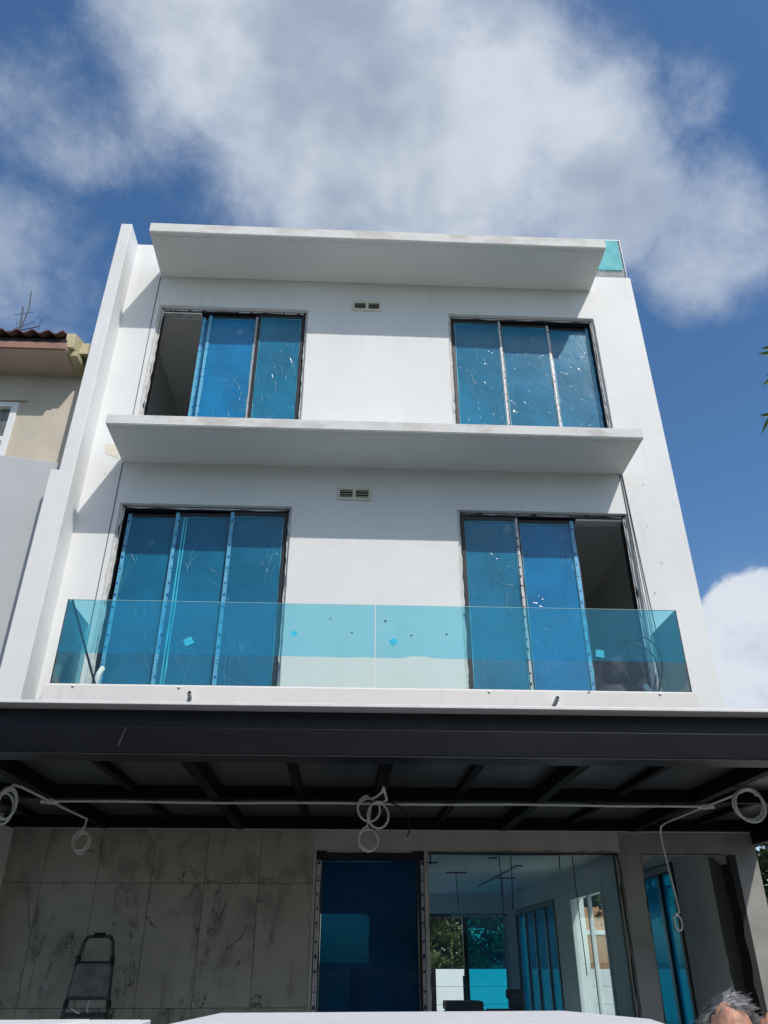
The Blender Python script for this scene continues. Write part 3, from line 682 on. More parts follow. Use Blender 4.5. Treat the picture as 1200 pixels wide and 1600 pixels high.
for x in (-3.56, -2.33, -1.03, .265, 1.56, 2.86): cp(MB().box(x - .04, x + .04, -3.088, -.03, 2.79, 2.898), 'rafter', 'rafter', bevel=.004)
cp(MB().box(4.06, XR, -3.088, -.001, 2.68, 2.898), 'rafter', 'rafter', bevel=.004)
for x in (-2.95, -1.69, -.38, .92, 2.22, 3.5): cp(MB().box(x - .03, x + .03, -3.088, -.12, 2.845, 2.898), 'purlin', 'rafter', bevel=.003)
bays = [-3.52, -2.37, -2.29, -1.07, -.99, .225, .305, 1.52, 1.60, 2.82, 2.90, 4.06]
for i in range(0, len(bays), 2):
    cp(MB().box(bays[i], bays[i + 1], -1.66, -1.58, 2.80, 2.898), 'cross_beam', 'rafter', bevel=.004)
    cp(MB().box(bays[i], bays[i + 1], -.112, -.022, 2.795, 2.898), 'ledger', 'rafter', bevel=.004)
    for y0, y1 in ((-3.085, -1.62), (-1.618, -.01)):
        cp(MB().box(bays[i] - .035, bays[i + 1] + .035, y0, y1, 2.901, 2.911), 'roof_panel', 'sheet')
for x in (-3.56, 4.10): cp(MB().box(x - .05, x + .05, -3.2, -3.1, .14, 2.785), 'post', 'steel', bevel=.006)

# electrical conduit strapped under the beams, loose ends coiled
def conduit(pts, r, name, label, mat='cond', seg=10, extra=None):
    p0 = Vector(pts[0]); m_ = MB().tube([Vector(p) - p0 for p in pts], r * .84, seg)
    if extra:
        for ps, rr in extra: m_.tube([Vector(p) - p0 for p in ps], rr, seg)
    o = m_.build(name, mat, None, smooth=True, loc=p0); tag(o, label, 'conduit', 'loose electrical conduits under the carport')
    e_ = Vector(pts[-1]) - p0; dv = (Vector(pts[-1]) - Vector(pts[-2])).normalized()
    if len(pts) > 16: MB().tube([e_, e_ + dv * .03, e_ + dv * .05 + Vector((.01, 0, -.015)), e_ + dv * .055 + Vector((.012, 0, -.04))], .0035, 5).build('wire_end', 'wire', o)
    return o
def coil(cx, cy, cz, r, turns, dx=.0, dz=-.02, tilt=0., squash=1., a0=90):
    pts = []
    for k in range(int(turns * 22) + 1):
        a = R(a0) + k * 2 * math.pi / 22; t = k / 22; r_k = 1 + .07 * math.sin(k * .41 + cx * 9) + .05 * math.sin(k * .23 + cz * 20)
        pts.append((cx + r * r_k * squash * math.cos(a) * math.cos(tilt) + dx * t, cy + r * squash * math.cos(a) * math.sin(tilt) + .014 * t, cz + r * r_k * math.sin(a) + dz * t))
    return pts
conduit([(-2.38, -1.63, 2.778)] + [(-2.3 + i * .45, -1.63, 2.776 + .004 * math.sin(i * 1.7)) for i in range(12)] + [(2.93, -1.63, 2.775)], .012, 'conduit', 'long straight white conduit running across under the carport beams')
conduit([(-2.33, -.78, 2.62), (-2.30, -.75, 2.70), (-2.295, -.74, 2.775), (-2.31, -.85, 2.778), (-2.33, -1.5, 2.776), (-2.345, -2.2, 2.775), (-2.37, -2.32, 2.772), (-2.378, -2.33, 2.74)], .011, 'conduit', 'leftmost white conduit run along a rafter over the stepladder')
conduit([(2.94, -2.2, 2.772), (2.93, -1.6, 2.774), (2.925, -.75, 2.775), (2.92, -.63, 2.76), (2.915, -.60, 2.70), (2.92, -.60, 2.62), (2.93, -.58, 2.56), (2.945, -.58, 2.40), (2.965, -.58, 2.2), (2.968, -.6, 2.05)] + coil(2.945, -.6, 1.97, .065, 1.2, 0, 0, .3, .62), .010, 'conduit', 'white conduit drooping far down past the cement opening, small loop at its end')
conduit([(2.94, -2.2, 2.776), (2.95, -2.33, 2.778), (2.985, -2.36, 2.76), (3.00, -2.36, 2.735)] + coil(2.93, -2.36, 2.668, .112, 2.1, .006, .004, 0, 1, 40), .0115, 'conduit', 'large single loop of white conduit hanging at the right end of the carport')
conduit([(-2.378, -2.33, 2.745)] + coil(-2.375, -2.32, 2.655, .105, 3.4, -.012, -.012, .4, .6, 80), .0105, 'conduit', 'double coil of white conduit cut by the left picture edge')
conduit([(-2.30, -.78, 2.70)] + coil(-2.315, -.75, 2.60, .078, 2.6, .006, -.010, .2, .85), .009, 'conduit', 'small coil of white conduit hanging over the marble wall')
conduit([(.27, -2.30, 2.785), (.262, -2.28, 2.75), (.23, -1.9, 2.78), (.19, -1.7, 2.80)] + coil(.175, -1.68, 2.735, .092, 1.2, 0, -.01, .1, .95), .0105, 'conduit', 'upper small coil of white conduit under the carport centre')
conduit([(.272, -2.30, 2.785), (.285, -2.26, 2.74), (.32, -1.8, 2.78)] + coil(.25, -1.72, 2.685, .095, 1.2, .0, -.006, .1, .9, 60), .0105, 'conduit', 'middle coil of white conduit under the carport centre, black wire tail beside it')
conduit([(.20, -1.66, 2.74), (.19, -1.62, 2.66), (.17, -1.6, 2.61)] + coil(.185, -1.6, 2.52, .082, 2.3, .0, -.004, .2, .95), .0085, 'conduit', 'lowest coil of white conduit, in front of the dark door head')
o = MB().tube([(0, 0, 0), (.08, 0, -.04), (.14, .01, -.10), (.165, .01, -.16), (.16, .01, -.22), (.14, .01, -.26)], .006, 6).build('wire_tail', 'wire', None, smooth=True, loc=(.34, -1.72, 2.78)); tag(o, 'thin black wire tail curling down beside the central coils', 'wire')
for i, (x, lab) in enumerate(((-2.33, 'white round junction box over the stepladder'), (2.93, 'white round junction box near the right end of the carport'))):
    m_ = MB().tube([(0, 0, -.022), (0, 0, .012)], .030, 14).tube([(-.07, 0, -.004), (.07, 0, -.004)], .016, 10); o = m_.build('junction_box', 'cond', None, loc=(x, -1.63, 2.777)); tag(o, lab, 'junction box')

# ------------------------------------------------------------------ things on the balcony
o = MB().tube([(0, 0, 0)] + [(.16 * math.cos(a) * (1 + .1 * math.sin(a * 3)), -.05 + .12 * math.sin(a * .7), .35 + .33 * math.sin(a)) for a in [R(-60 + k * 18) for k in range(44)]], .008, 7).build('loose_cable', 'wire', None, smooth=True, loc=(3.10, -.35, 3.99)); tag(o, 'dark loose cable coiled behind the right end of the glass balustrade', 'cable')
o = MB().tube([(-2.84, -.73, 4.88), (-2.70, -.40, 4.42), (-2.62, -.2, 4.15), (-2.60, -.15, 3.98)], .012, 8).build('dark_rod', 'wire', None); tag(o, 'thin dark rod leaning in the left corner of the balcony', 'rod')
o = MB().tube([(-2.66, -.12, 3.97), (-2.64, -.10, 4.30), (-2.62, -.06, 4.38)], .03, 8).build('white_pipe', 'cond', None, smooth=True); tag(o, 'short white pipe standing at the left end of the balcony', 'pipe')
o = MB().tube([(3.20, -.35, 3.98), (3.17, -.33, 4.10), (3.12, -.31, 4.20)], .03, 10).build('white_pipe', 'cond', None, smooth=True); tag(o, 'short pale pipe offcut lying at the open right balcony door', 'pipe')
def sack(name, loc, sx_, sy_, sz_, label, seed):
    rnd = random.Random(seed); bm = bmesh.new(); bmesh.ops.create_icosphere(bm, subdivisions=3, radius=1)
    for v in bm.verts:
        n = v.co.normalized(); k = 1 + .12 * math.sin(n.x * 7 + seed) * math.cos(n.z * 6 + seed) + rnd.uniform(-.03, .03)
        v.co = Vector((math.copysign(abs(n.x) ** .7, n.x) * sx_ * k, math.copysign(abs(n.y) ** .7, n.y) * sy_ * k, max(-.9, math.copysign(abs(n.z) ** .8, n.z)) * sz_ * k))
    for f in bm.faces: f.smooth = True
    m_ = bpy.data.meshes.new(name); bm.to_mesh(m_); bm.free()
    return tag(link(name, m_, 'bag', None, loc), label, 'sack')
sack('sack', (3.12, .55, 4.21), .30, .22, .27, 'lower dark sack inside the open right balcony door', 3)
sack('sack', (3.20, .50, 4.62), .22, .18, .18, 'dark sack lying on top of another inside the open right balcony door', 5)

# ------------------------------------------------------------------ stepladder against the marble wall
LD = tag(empty('stepladder', (-2.13, -.45, .14)), 'paint-stained dark metal stepladder leaning by the marble wall', 'ladder')
def ld(mb, name, mat, **k): return mb.build(name, mat, LD, **k)
def rail_x(z): return .30 - .10 * z                     # half width of the ladder at height z
for s in (-1, 1):
    ld(MB().tube([(s * rail_x(0), -.10, 0), (s * rail_x(.8), .02, .8), (s * rail_x(1.55), .11, 1.55), (s * .125, .12, 1.68), (s * .10, .125, 1.72)], .014, 8), 'rail', 'alu', smooth=True)
    ld(MB().tube([(s * .27, .40, 0), (s * .19, .16, 1.15)], .012, 8), 'rear_leg', 'alu')
    ld(MB().tube([(s * .30, -.10, 0), (s * .302, -.10, .05)], .022, 8), 'foot', 'rubber')
    ld(MB().tube([(s * rail_x(1.50), .10, 1.50), (s * rail_x(1.58), .11, 1.58)], .021, 8), 'grip', 'rubber')
    ld(MB().tube([(s * rail_x(1.22), .07, 1.20), (s * rail_x(1.25), .08, 1.25)], .022, 8), 'hinge', 'rubber')
ld(MB().tube([(-.10, .125, 1.72), (0, .127, 1.735), (.10, .125, 1.72)], .014, 8), 'top_bar', 'alu', smooth=True)
ld(MB().tube([(-.045, .122, 1.734), (.045, .122, 1.734)], .021, 8), 'grip', 'rubber')
for z in (.30, .60, .88, 1.13):
    hw = rail_x(z) - .012; y = -.09 + .14 * z
    ld(MB().box(-hw, hw, y - .05, y + .06, z, z + .035), 'step', 'alu', bevel=.004)
ld(MB().hull8([(-.165, .055, 1.28), (.165, .055, 1.28), (.165, .075, 1.28), (-.165, .075, 1.28)], [(-.145, .085, 1.52), (.145, .085, 1.52), (.145, .105, 1.52), (-.145, .105, 1.52)]), 'folded_platform', simple('paint_stained_plate', (.17, .17, .16), .6, .1, var=.3, scale=10, bump=.4, dirt=(.32, .32, .30), dscale=18))
ld(MB().box(-.172, .172, .04, .08, 1.255, 1.279), 'platform_bar', 'alu'); ld(MB().box(-.15, .15, .08, .11, 1.521, 1.538), 'platform_bar', 'rubber')
ld(MB().tube([(.02, .05, 1.255), (.015, .03, 1.19), (.03, .03, 1.165)], .006, 6), 'dangling_cord', 'cond'); ld(MB().tube([(-.10, -.02, 1.20), (-.05, -.03, 1.172), (-.02, -.03, 1.168)], .006, 6), 'dangling_cord', 'cond')

# ------------------------------------------------------------------ indoor clutter seen over the wall
bx = tag(empty('tool_box', (1.2, .95, .3)), 'black long case on a stack behind the picture window', 'case')
MB().box(-.22, .22, -.15, .15, 0, .87).build('stand', 'wire', bx); MB().box(-.17, .20, -.16, .16, .955, 1.03).build('case_body', 'black', bx, bevel=.01); MB().hull8([(-.24, -.14, .87), (.24, -.14, .87), (.24, .14, .87), (-.24, .14, .87)], [(-.15, -.1, .955), (.22, -.1, .955), (.22, .1, .955), (-.15, .1, .955)]).build('lid', 'rubber', bx)
bx = tag(empty('office_chair', (1.74, 1.05, .3)), 'black chair back showing behind the picture window', 'chair')
MB().box(-.26, .12, -.2, .2, .88, .95).build('seat', 'rubber', bx, bevel=.02); MB().box(-.02, .14, .10, .16, .95, 1.10).build('backrest', 'black', bx, bevel=.02); MB().box(-.04, .14, .11, .17, 1.04, 1.12).build('headrest', 'rubber', bx, bevel=.01)
for i in (-1, 1):
    for j in (-1, 1): MB().box(-.07 + i * .16 - .015, -.07 + i * .16 + .015, j * .16 - .015, j * .16 + .015, 0, .88).build('leg', 'wire', bx)

# ------------------------------------------------------------------ front boundary
BW = tag(empty('boundary_wall', (-2.0, -4.8, 0)), 'white boundary wall with jointed coping, lower left of picture', 'wall')
MB().box(-2.5, 1.25, -.06, .07, .14, 1.46).build('wall_body', 'bwall', BW)
x = -2.55
while x < 1.25:
    e = min(x + .19, 1.285); MB().box(x + .001, e - .001, -.10, .135 + .02 * math.sin(x * 3) * 0, 1.461, 1.50 + random.uniform(-.0015, .0015)).build('coping_stone', 'coping', BW, bevel=.003, seg=1); x = e
BN = tag(empty('bin_enclosure', (.28, -4.65, 0)), 'white flat-topped bin enclosure at the centre of the front boundary', 'bin enclosure')
MB().hull8([(-.80, -.5, .14), (.70, -.5, .14), (.78, .30, .14), (-.66, .30, .14)], [(-.80, -.5, 1.44), (.70, -.5, 1.44), (.78, .30, 1.44), (-.66, .30, 1.44)]).build('enclosure_wall', 'bwall', BN)
MB().hull8([(-.92, -.56, 1.441), (.83, -.56, 1.441), (.90, -.08, 1.441), (.70, .47, 1.441), (-.79, .385, 1.441), (-.885, -.25, 1.441)],
           [(-.92, -.56, 1.50), (.83, -.56, 1.50), (.90, -.08, 1.50), (.70, .47, 1.50), (-.79, .385, 1.50), (-.885, -.25, 1.50)]).build('top_slab', 'slab_top', BN, bevel=.006)

# ------------------------------------------------------------------ neighbour on the left
NB = tag(empty('neighbour_house', (-6, 3, 0)), 'beige neighbouring house with brown tiled eave and white window', 'house')
def nb(mb, name, mat, parent=None, **k):
    par = parent or NB; off = Vector((0, 0, 0)); q = par
    while q: off += q.location; q = q.parent
    o = mb.build(name, mat, par, **k); o.location = Vector(o.location) - off; return o
nb(wall_with_holes(-9, -3.56, .1, 8.75, [(-5.9, -4.315, 6.6, 7.905)], 0.0, .2), 'front_wall', 'beige')
nb(MB().box(-9, -3.56, .2, 8, .1, 8.4), 'house_body', 'beige')
w = nb(MB().box(-5.9, -5.83, -.02, .1, 6.6, 7.905).box(-4.40, -4.315, -.02, .1, 6.6, 7.905).box(-5.83, -4.40, -.02, .1, 7.83, 7.905).box(-5.83, -4.40, -.02, .1, 7.30, 7.37).box(-5.83, -4.40, -.02, .1, 6.6, 6.66), 'window', 'upvc', bevel=.006)
nb(MB().box(-5.83, -4.40, .05, .06, 7.37, 7.83), 'pane', 'dpane', w); nb(MB().box(-5.83, -4.40, .05, .06, 6.66, 7.30), 'pane', 'dpane', w)
nb(MB().box(-6.0, -4.22, -.035, 0, 7.925, 7.945), 'window_hood', 'beige')
e = nb(MB().box(-9, -3.685, -.5, .0, 8.372, 8.40), 'soffit', 'pinkish')
nb(MB().box(-9, -3.675, -.53, -.5, 8.375, 8.475), 'fascia_board', 'brown', e, bevel=.004)
nb(MB().box(-9, -3.69, -.52, -.45, 8.476, 8.54), 'gutter_gap', 'gap', e)
# clay tiles: wavy ends over the gutter
tv = MB(); n = 9; pit = .195
prof = [(pit * i / n, .028 * math.cos(2 * math.pi * i / n)) for i in range(n + 1)]
b0 = [(x, 0, z) for x, z in prof]; 
for L_ in (0, .42):
    tv.v += [(x, L_, z + .012 + L_ * .36) for x, z in prof] + [(x, L_, z - .006 + L_ * .36) for x, z in prof]
q = n + 1
for i in range(n):
    tv.f += [(i, i + 1, 2 * q + i + 1, 2 * q + i), (q + i, 3 * q + i, 3 * q + i + 1, q + i + 1), (i, q + i, q + i + 1, i + 1), (2 * q + i, 2 * q + i + 1, 3 * q + i + 1, 3 * q + i)]
tv.f += [(0, 2 * q, 3 * q, q), (n, q + n, 3 * q + n, 2 * q + n)]
tm = tv.mesh('roof_tile'); tm.materials.append(M['rtile'])
for f in tm.polygons: f.use_smooth = True
for r_ in range(8):
    for c in range(27):
        x = -3.72 - pit * (c + 1); y = -.60 + r_ * .36
        o = bpy.data.objects.new('roof_tile', tm); COL.objects.link(o); o.parent = NB
        o.location = Vector((x, y, 8.585 + r_ * .36 * .36 + random.uniform(-.004, .004))) - NB.location
nb(MB().hull8([(-9, 2.2, 9.50), (-3.72, 2.2, 9.50), (-3.72, 8, 8.5), (-9, 8, 8.5)], [(-9, 2.2, 9.58), (-3.72, 2.2, 9.58), (-3.72, 8, 8.58), (-9, 8, 8.58)]), 'rear_roof', 'rtile')
# ochre verge capping at the gable end
def verge(x0, x1, za, zb, y0, y1, slope=.36):
    return MB().hull8([(x0, y0, za), (x1, y0, za), (x1, y1, za + (y1 - y0) * slope), (x0, y1, za + (y1 - y0) * slope)], [(x0, y0, zb), (x1, y0, zb), (x1, y1, zb + (y1 - y0) * slope), (x0, y1, zb + (y1 - y0) * slope)])
nb(verge(-3.715, -3.60, 8.43, 8.66, -.50, 2.3), 'verge_board', 'ocre', bevel=.006)
nb(verge(-3.60, -3.47, 8.50, 8.68, -.30, 2.3), 'verge_board', 'ocre', bevel=.006)
nb(verge(-3.655, -3.56, 8.36, 8.44, -.42, .0, .1), 'verge_corbel', 'ocre', bevel=.005)
nb(verge(-3.60, -3.41, 8.685, 8.715, -.12, 2.3), 'ridge_cap', 'rtile')
nb(MB().hull8([(-3.70, -.5, 8.40), (-3.675, -.5, 8.40), (-3.60, 0, 8.375), (-3.69, 0, 8.375)], [(-3.70, -.5, 8.47), (-3.675, -.5, 8.47), (-3.60, 0, 8.52), (-3.69, 0, 8.52)]), 'eave_end', 'ocre')
GW = tag(MB().prism([(-6, .1), (-3.552, .1), (-3.552, 6.915), (-3.66, 6.925), (-4.4, 7.02), (-6, 7.22)], 0, .12).build('parapet_wall', 'greywall', None, bevel=.006, loc=(0, -.14, 0)), 'pale grey rendered parapet wall below the beige neighbouring house', 'wall')

# TV aerial behind the neighbour's eave
AN = tag(empty('tv_aerial', (-5.16, 1.0, 9.2)), 'thin dark rooftop television aerial above the tiled eave', 'aerial')
def an(pts, r, name): MB().tube([Vector(p) - AN.location for p in pts], r * .6, 6).build(name, 'wire', AN)
an([(-5.14, 1, 9.2), (-5.17, 1, 10.10), (-5.22, 1, 10.53)], .018, 'mast'); an([(-5.16, 1, 10.02), (-5.12, 1, 10.5), (-5.17, 1, 10.87)], .014, 'boom')
an([(-5.9, 1.1, 10.03), (-5.14, 1, 10.05), (-4.86, .95, 10.09)], .012, 'arm'); an([(-4.86, .95, 10.0), (-4.86, .95, 10.25)], .008, 'element')
for a, b in (((-5.43, 1.2, 10.55), (-4.98, .9, 10.33)), ((-5.36, 1.2, 10.26), (-4.92, .9, 10.14)), ((-5.3, 1.15, 10.2), (-5.22, .9, 9.98)), ((-5.25, 1, 10.22), (-5.2, 1, 10.02)), ((-5.12, 1, 10.12), (-5.05, .95, 9.97))): an([a, b], .006, 'element')

# ------------------------------------------------------------------ greenery and back garden
def leaf_mesh(mb, p, d, L_, w, rnd, bend=.25):
    d = d.normalized(); s = d.orthogonal().normalized(); s = Matrix.Rotation(rnd.uniform(0, 6.28), 3, d) @ s; nn = d.cross(s)
    b = len(mb.v); m1 = p + d * L_ * .45 + nn * bend * L_ * .12; tip = p + d * L_ - nn * bend * L_ * .25
    mb.v += [tuple(p), tuple(m1 + s * w / 2), tuple(tip), tuple(m1 - s * w / 2)]; mb.f.append((b, b + 1, b + 2, b + 3))
def tree(name, label, base, trunk_h, clumps, n, leaf, mat, seed, cat='tree', group=None, lw=.45, trunk_r=.14):
    rnd = random.Random(seed); T = tag(empty(name, base), label, cat, group); mb = MB(); lf = MB()
    pts = [Vector((rnd.uniform(-.1, .1) * k, rnd.uniform(-.1, .1) * k, trunk_h * k / 5)) for k in range(6)]
    mb.tube(pts, [trunk_r * (1 - .12 * k) for k in range(6)], 9)
    for (cx, cy, cz, rx, rz) in clumps:
        c = Vector((cx, cy, cz)); a = pts[rnd.choice((3, 4, 5))]; mid = (a + c) / 2 + Vector((rnd.uniform(-.2, .2), rnd.uniform(-.2, .2), .15))
        mb.tube([a, mid, c, c + Vector((rnd.uniform(-.4, .4) * rx, rnd.uniform(-.4, .4) * rx, rz * .5))], [trunk_r * .45, trunk_r * .3, trunk_r * .2, trunk_r * .06], 6)
        subs = [c + Vector((rnd.gauss(0, .45) * rx, rnd.gauss(0, .45) * rx, rnd.gauss(0, .42) * rz)) for _ in range(14)]
        for _ in range(n):
            s = rnd.choice(subs); p = s + Vector((rnd.gauss(0, .17) * rx, rnd.gauss(0, .17) * rx, rnd.gauss(0, .15) * rz))
            d = Vector((rnd.gauss(0, 1), rnd.gauss(0, 1), rnd.gauss(-.3, .7)))
            leaf_mesh(lf, p, d, leaf * rnd.uniform(.6, 1.3), leaf * lw * rnd.uniform(.7, 1.2), rnd)
    mb.build('trunk', 'bark', T, smooth=True); lf.build('crown', mat, T)
    return T
G = 'trees behind the house'
tree('garden_tree', 'broad light green tree behind the back wall, left through the picture window', (3.2, 22, 0), 3.2, [(-.6, 0, 2.6, 1.8, 1.3), (.9, .2, 3.4, 1.7, 1.4), (-.2, -.3, 4.6, 1.7, 1.2), (.4, -.8, 1.6, 1.4, .9), (-1.6, 0, 4.2, 1.5, 1.3)], 2600, .26, 'leaf1', 11, group=G)
tree('garden_tree', 'dark tree filling the side garden window of the living room', (9.5, 27, 0), 4, [(-1.5, 0, 2.4, 1.9, 1.4), (.2, .2, 3.4, 2.0, 1.5), (-.8, -.3, 5, 2.0, 1.4), (1.8, 0, 4, 2, 1.6), (-2.6, 0, 4, 1.6, 1.4)], 2600, .28, 'leaf2', 12, group=G)
tree('garden_tree', 'mid green tree between the back door gap and side window', (6.2, 25, 0), 3.6, [(-.8, 0, 2.4, 1.7, 1.4), (.9, .2, 3.0, 1.6, 1.5), (0, 0, 4.6, 1.8, 1.3)], 2200, .26, 'leaf1', 13, group=G)
tree('side_tree', 'dense green tree beside the right corner of the house', (10.6, 9, 0), 2.6, [(-1.5, -.4, 2.6, 1.2, 1.0), (-1.9, .2, 1.5, .9, .9), (0, 0, 3.4, 1.5, 1.1), (.8, 0, 2.3, 1.4, 1.1), (-1.2, 0, 3.7, 1.0, .8)], 2400, .20, 'leaf2', 14)
LT = tree('lance_leaf_tree', 'tree with long pointed leaf tips poking in at the right picture edge', (10.6, 2.6, 0), 9.0, [(0, 0, 10.2, 1.4, 1.3), (.8, .3, 9.2, 1.3, 1.0), (-.9, -.2, 11.0, 1.0, .9), (-1.3, 0, 9.6, .9, .7)], 900, .5, 'leaf3', 15, lw=.16)
lf = MB(); rnd = random.Random(3); mbk = MB()
for tip, L_, dn in (((7.43, 2.5, 11.42), .5, (-1, 0, -.05)), ((7.52, 2.5, 11.55), .4, (-1, 0, -.12)), ((7.33, 2.5, 10.68), .45, (-.8, 0, -.55)), ((7.45, 2.5, 10.9), .35, (-1, 0, .1)), ((7.10, 2.5, 9.99), .5, (-1, 0, -.1)), ((7.05, 2.5, 9.60), .5, (-.55, 0, -.85)), ((7.4, 2.6, 9.75), .5, (-.6, .2, -.5)), ((7.6, 2.6, 10.6), .5, (-.6, .2, -.5))):
    d = Vector(dn).normalized(); tp = Vector(tip) - Vector((10.6, 2.6, 0)); p = tp - d * L_
    for k in range(2):
        s = Vector((0, .5 if k else -.5, .8)).normalized(); b = len(lf.v); m1 = p + d * L_ * .45 + Vector((0, .02 * k, -.015 * k))
        lf.v += [tuple(p), tuple(m1 + s * .055), tuple(tp + Vector((0, .02 * k, -.02 * k))), tuple(m1 - s * .055)]; lf.f.append((b, b + 1, b + 2, b + 3))
    mbk.tube([p, p + Vector((.5, 0, .12)), Vector((-1.6, 0, p.z + .3))], .014, 5)
lf.build('leaf_spray', 'leaf3', LT); mbk.build('twig', 'bark', LT)

GB = tag(empty('garden_wall', (4.5, 18.1, 0)), 'bright white block wall at the back of the garden', 'wall')
for r_ in range(3):
    for c in range(4):
        MB().box(-1.77 + c * 2.2 + .004, -1.77 + (c + 1) * 2.2 - .004, 0, .15, .1 + r_ * .442 + .004, .1 + (r_ + 1) * .442 - .004).build('wall_block', 'bwall', GB, bevel=.006, seg=1)
MB().box(-1.77, 7.0, .03, .14, .1, 1.42).build('wall_core', 'gap', GB)
o = MB().box(-2.5, 0, 0, .1, .1, 1.43).build('dark_fence', 'steel', None, loc=(2.72, 18.1, 0)); tag(o, 'dark fence panel left of the white garden wall', 'fence')
BH = tag(empty('brick_outbuilding', (9.6, 24, 0)), 'orange brick outbuilding with white band seen through the side window', 'outbuilding')
MB().box(-1.2, 1.2, 0, 2, 0, 2.45).build('brick_wall', 'brick', BH); MB().box(-1.25, 1.25, -.05, 2.05, 2.452, 2.6).build('white_band', 'bwall', BH); MB().hull8([(-1.0, .2, 2.602), (1.0, .2, 2.602), (1.0, 1.8, 2.602), (-1.0, 1.8, 2.602)], [(-.5, .8, 3.4), (.5, .8, 3.4), (.5, 1.2, 3.4), (-.5, 1.2, 3.4)]).build('roof', 'brick', BH)

# ------------------------------------------------------------------ unseen houses opposite (added to close off the low sky, mirrored in the panes)
for i, (x0, hgt, wm, lab) in enumerate(((-19.5, 9.6, 'beige', 'unseen beige three-storey house across the street, left of three'), (-6.2, 10.2, 'greywall', 'unseen grey three-storey house across the street, middle of three'), (7.1, 9.8, 'beige', 'unseen beige three-storey house across the street, right of three'))):
    OH = tag(empty('unseen_house', (x0 + 6.4, -26, 0)), lab, 'house', 'unseen houses across the street')
    hs_ = [(-6 + c * 3.2 + .8, -6 + c * 3.2 + 2.4, .9 + r_ * 3.1, 2.5 + r_ * 3.1) for c in range(4) for r_ in range(3)]
    hs_ = [(a_, b_, c_, d_) for a_, b_, c_, d_ in hs_]
    MBW = wall_with_holes(-6.4, 6.8, 0, hgt, hs_, 0, -.25); MBW.build('front_wall', wm, OH)
    MB().box(-6.4, 6.8, -9, -.26, 0, hgt - .3).build('house_body', 'gap', OH); MB().box(-6.7, 7.1, -9.4, .7, hgt, hgt + .25).build('roof', 'rtile', OH)
    for a_, b_, c_, d_ in hs_: MB().box(a_, b_, -.2, -.18, c_, d_).build('window', 'dpane', OH)

# ------------------------------------------------------------------ man at the lower right
def remesh(mb, voxel, smooth_it=6):
    m_ = mb.mesh('tmp'); o = bpy.data.objects.new('tmp', m_); COL.objects.link(o)
    md = o.modifiers.new('r', 'REMESH'); md.mode = 'VOXEL'; md.voxel_size = voxel
    sm = o.modifiers.new('s', 'SMOOTH'); sm.iterations = smooth_it; sm.factor = .5
    dg = bpy.context.evaluated_depsgraph_get(); me = bpy.data.meshes.new_from_object(o.evaluated_get(dg)); bpy.data.objects.remove(o)
    for p in me.polygons: p.use_smooth = True
    me.materials.clear(); return me
def ellip(mb, c, r, rot=None, nu=18, nv=12):
    b = len(mb.v); c = Vector(c)
    for j in range(nv + 1):
        th = math.pi * j / nv
        for i in range(nu):
            ph = 2 * math.pi * i / nu; p = Vector((r[0] * math.sin(th) * math.cos(ph), r[1] * math.sin(th) * math.sin(ph), r[2] * math.cos(th)))
            if rot: p = rot @ p
            mb.v.append(tuple(c + p))
    for j in range(nv):
        for i in range(nu):
            i2 = (i + 1) % nu; a, b2, c2, d2 = b + j * nu + i, b + j * nu + i2, b + (j + 1) * nu + i2, b + (j + 1) * nu + i
            mb.f.append((a, d2, c2, b2))
MAN = tag(empty('person', (1.255, -5.25, .08)), 'man with windblown grey hair at lower right, one hand raised', 'person')
body = MB(); HZ = 1.405   # head centre above his feet
# skull, jaw, brow, nose, ears, neck
ellip(body, (0, .01, HZ), (.075, .094, .105)); ellip(body, (0, -.028, HZ - .065), (.054, .058, .06)); ellip(body, (0, -.078, HZ + .012), (.052, .016, .012)); ellip(body, (0, -.092, HZ - .025), (.013, .02, .028)); ellip(body, (0, -.100, HZ - .042), (.017, .014, .011))
ellip(body, (0, -.080, HZ - .082), (.026, .012, .006)); ellip(body, (0, -.080, HZ - .094), (.022, .012, .006)); ellip(body, (0, -.072, HZ - .118), (.024, .02, .018))
for s in (-1, 1):
    ellip(body, (s * .078, .015, HZ - .012), (.010, .02, .031)); ellip(body, (s * .032, -.074, HZ - .004), (.015, .012, .009)); ellip(body, (s * .045, -.055, HZ - .045), (.022, .025, .024))
body.tube([(0, .02, HZ - .08), (0, .03, HZ - .17), (0, .03, HZ - .22)], [.05, .052, .07], 14)
# trunk and limbs
for z, rx, ry in ((1.10, .19, .105), (1.0, .175, .11), (.88, .16, .108), (.78, .165, .11)): ellip(body, (0, .03, z), (rx, ry, .12))
for s in (-1, 1):
    body.tube([(s * .085, .03, .76), (s * .095, .01, .44), (s * .10, .04, .08)], [.085, .058, .042], 12); body.tube([(s * .10, .07, .045), (s * .105, -.05, .04), (s * .11, -.14, .03)], [.035, .042, .03], 10)
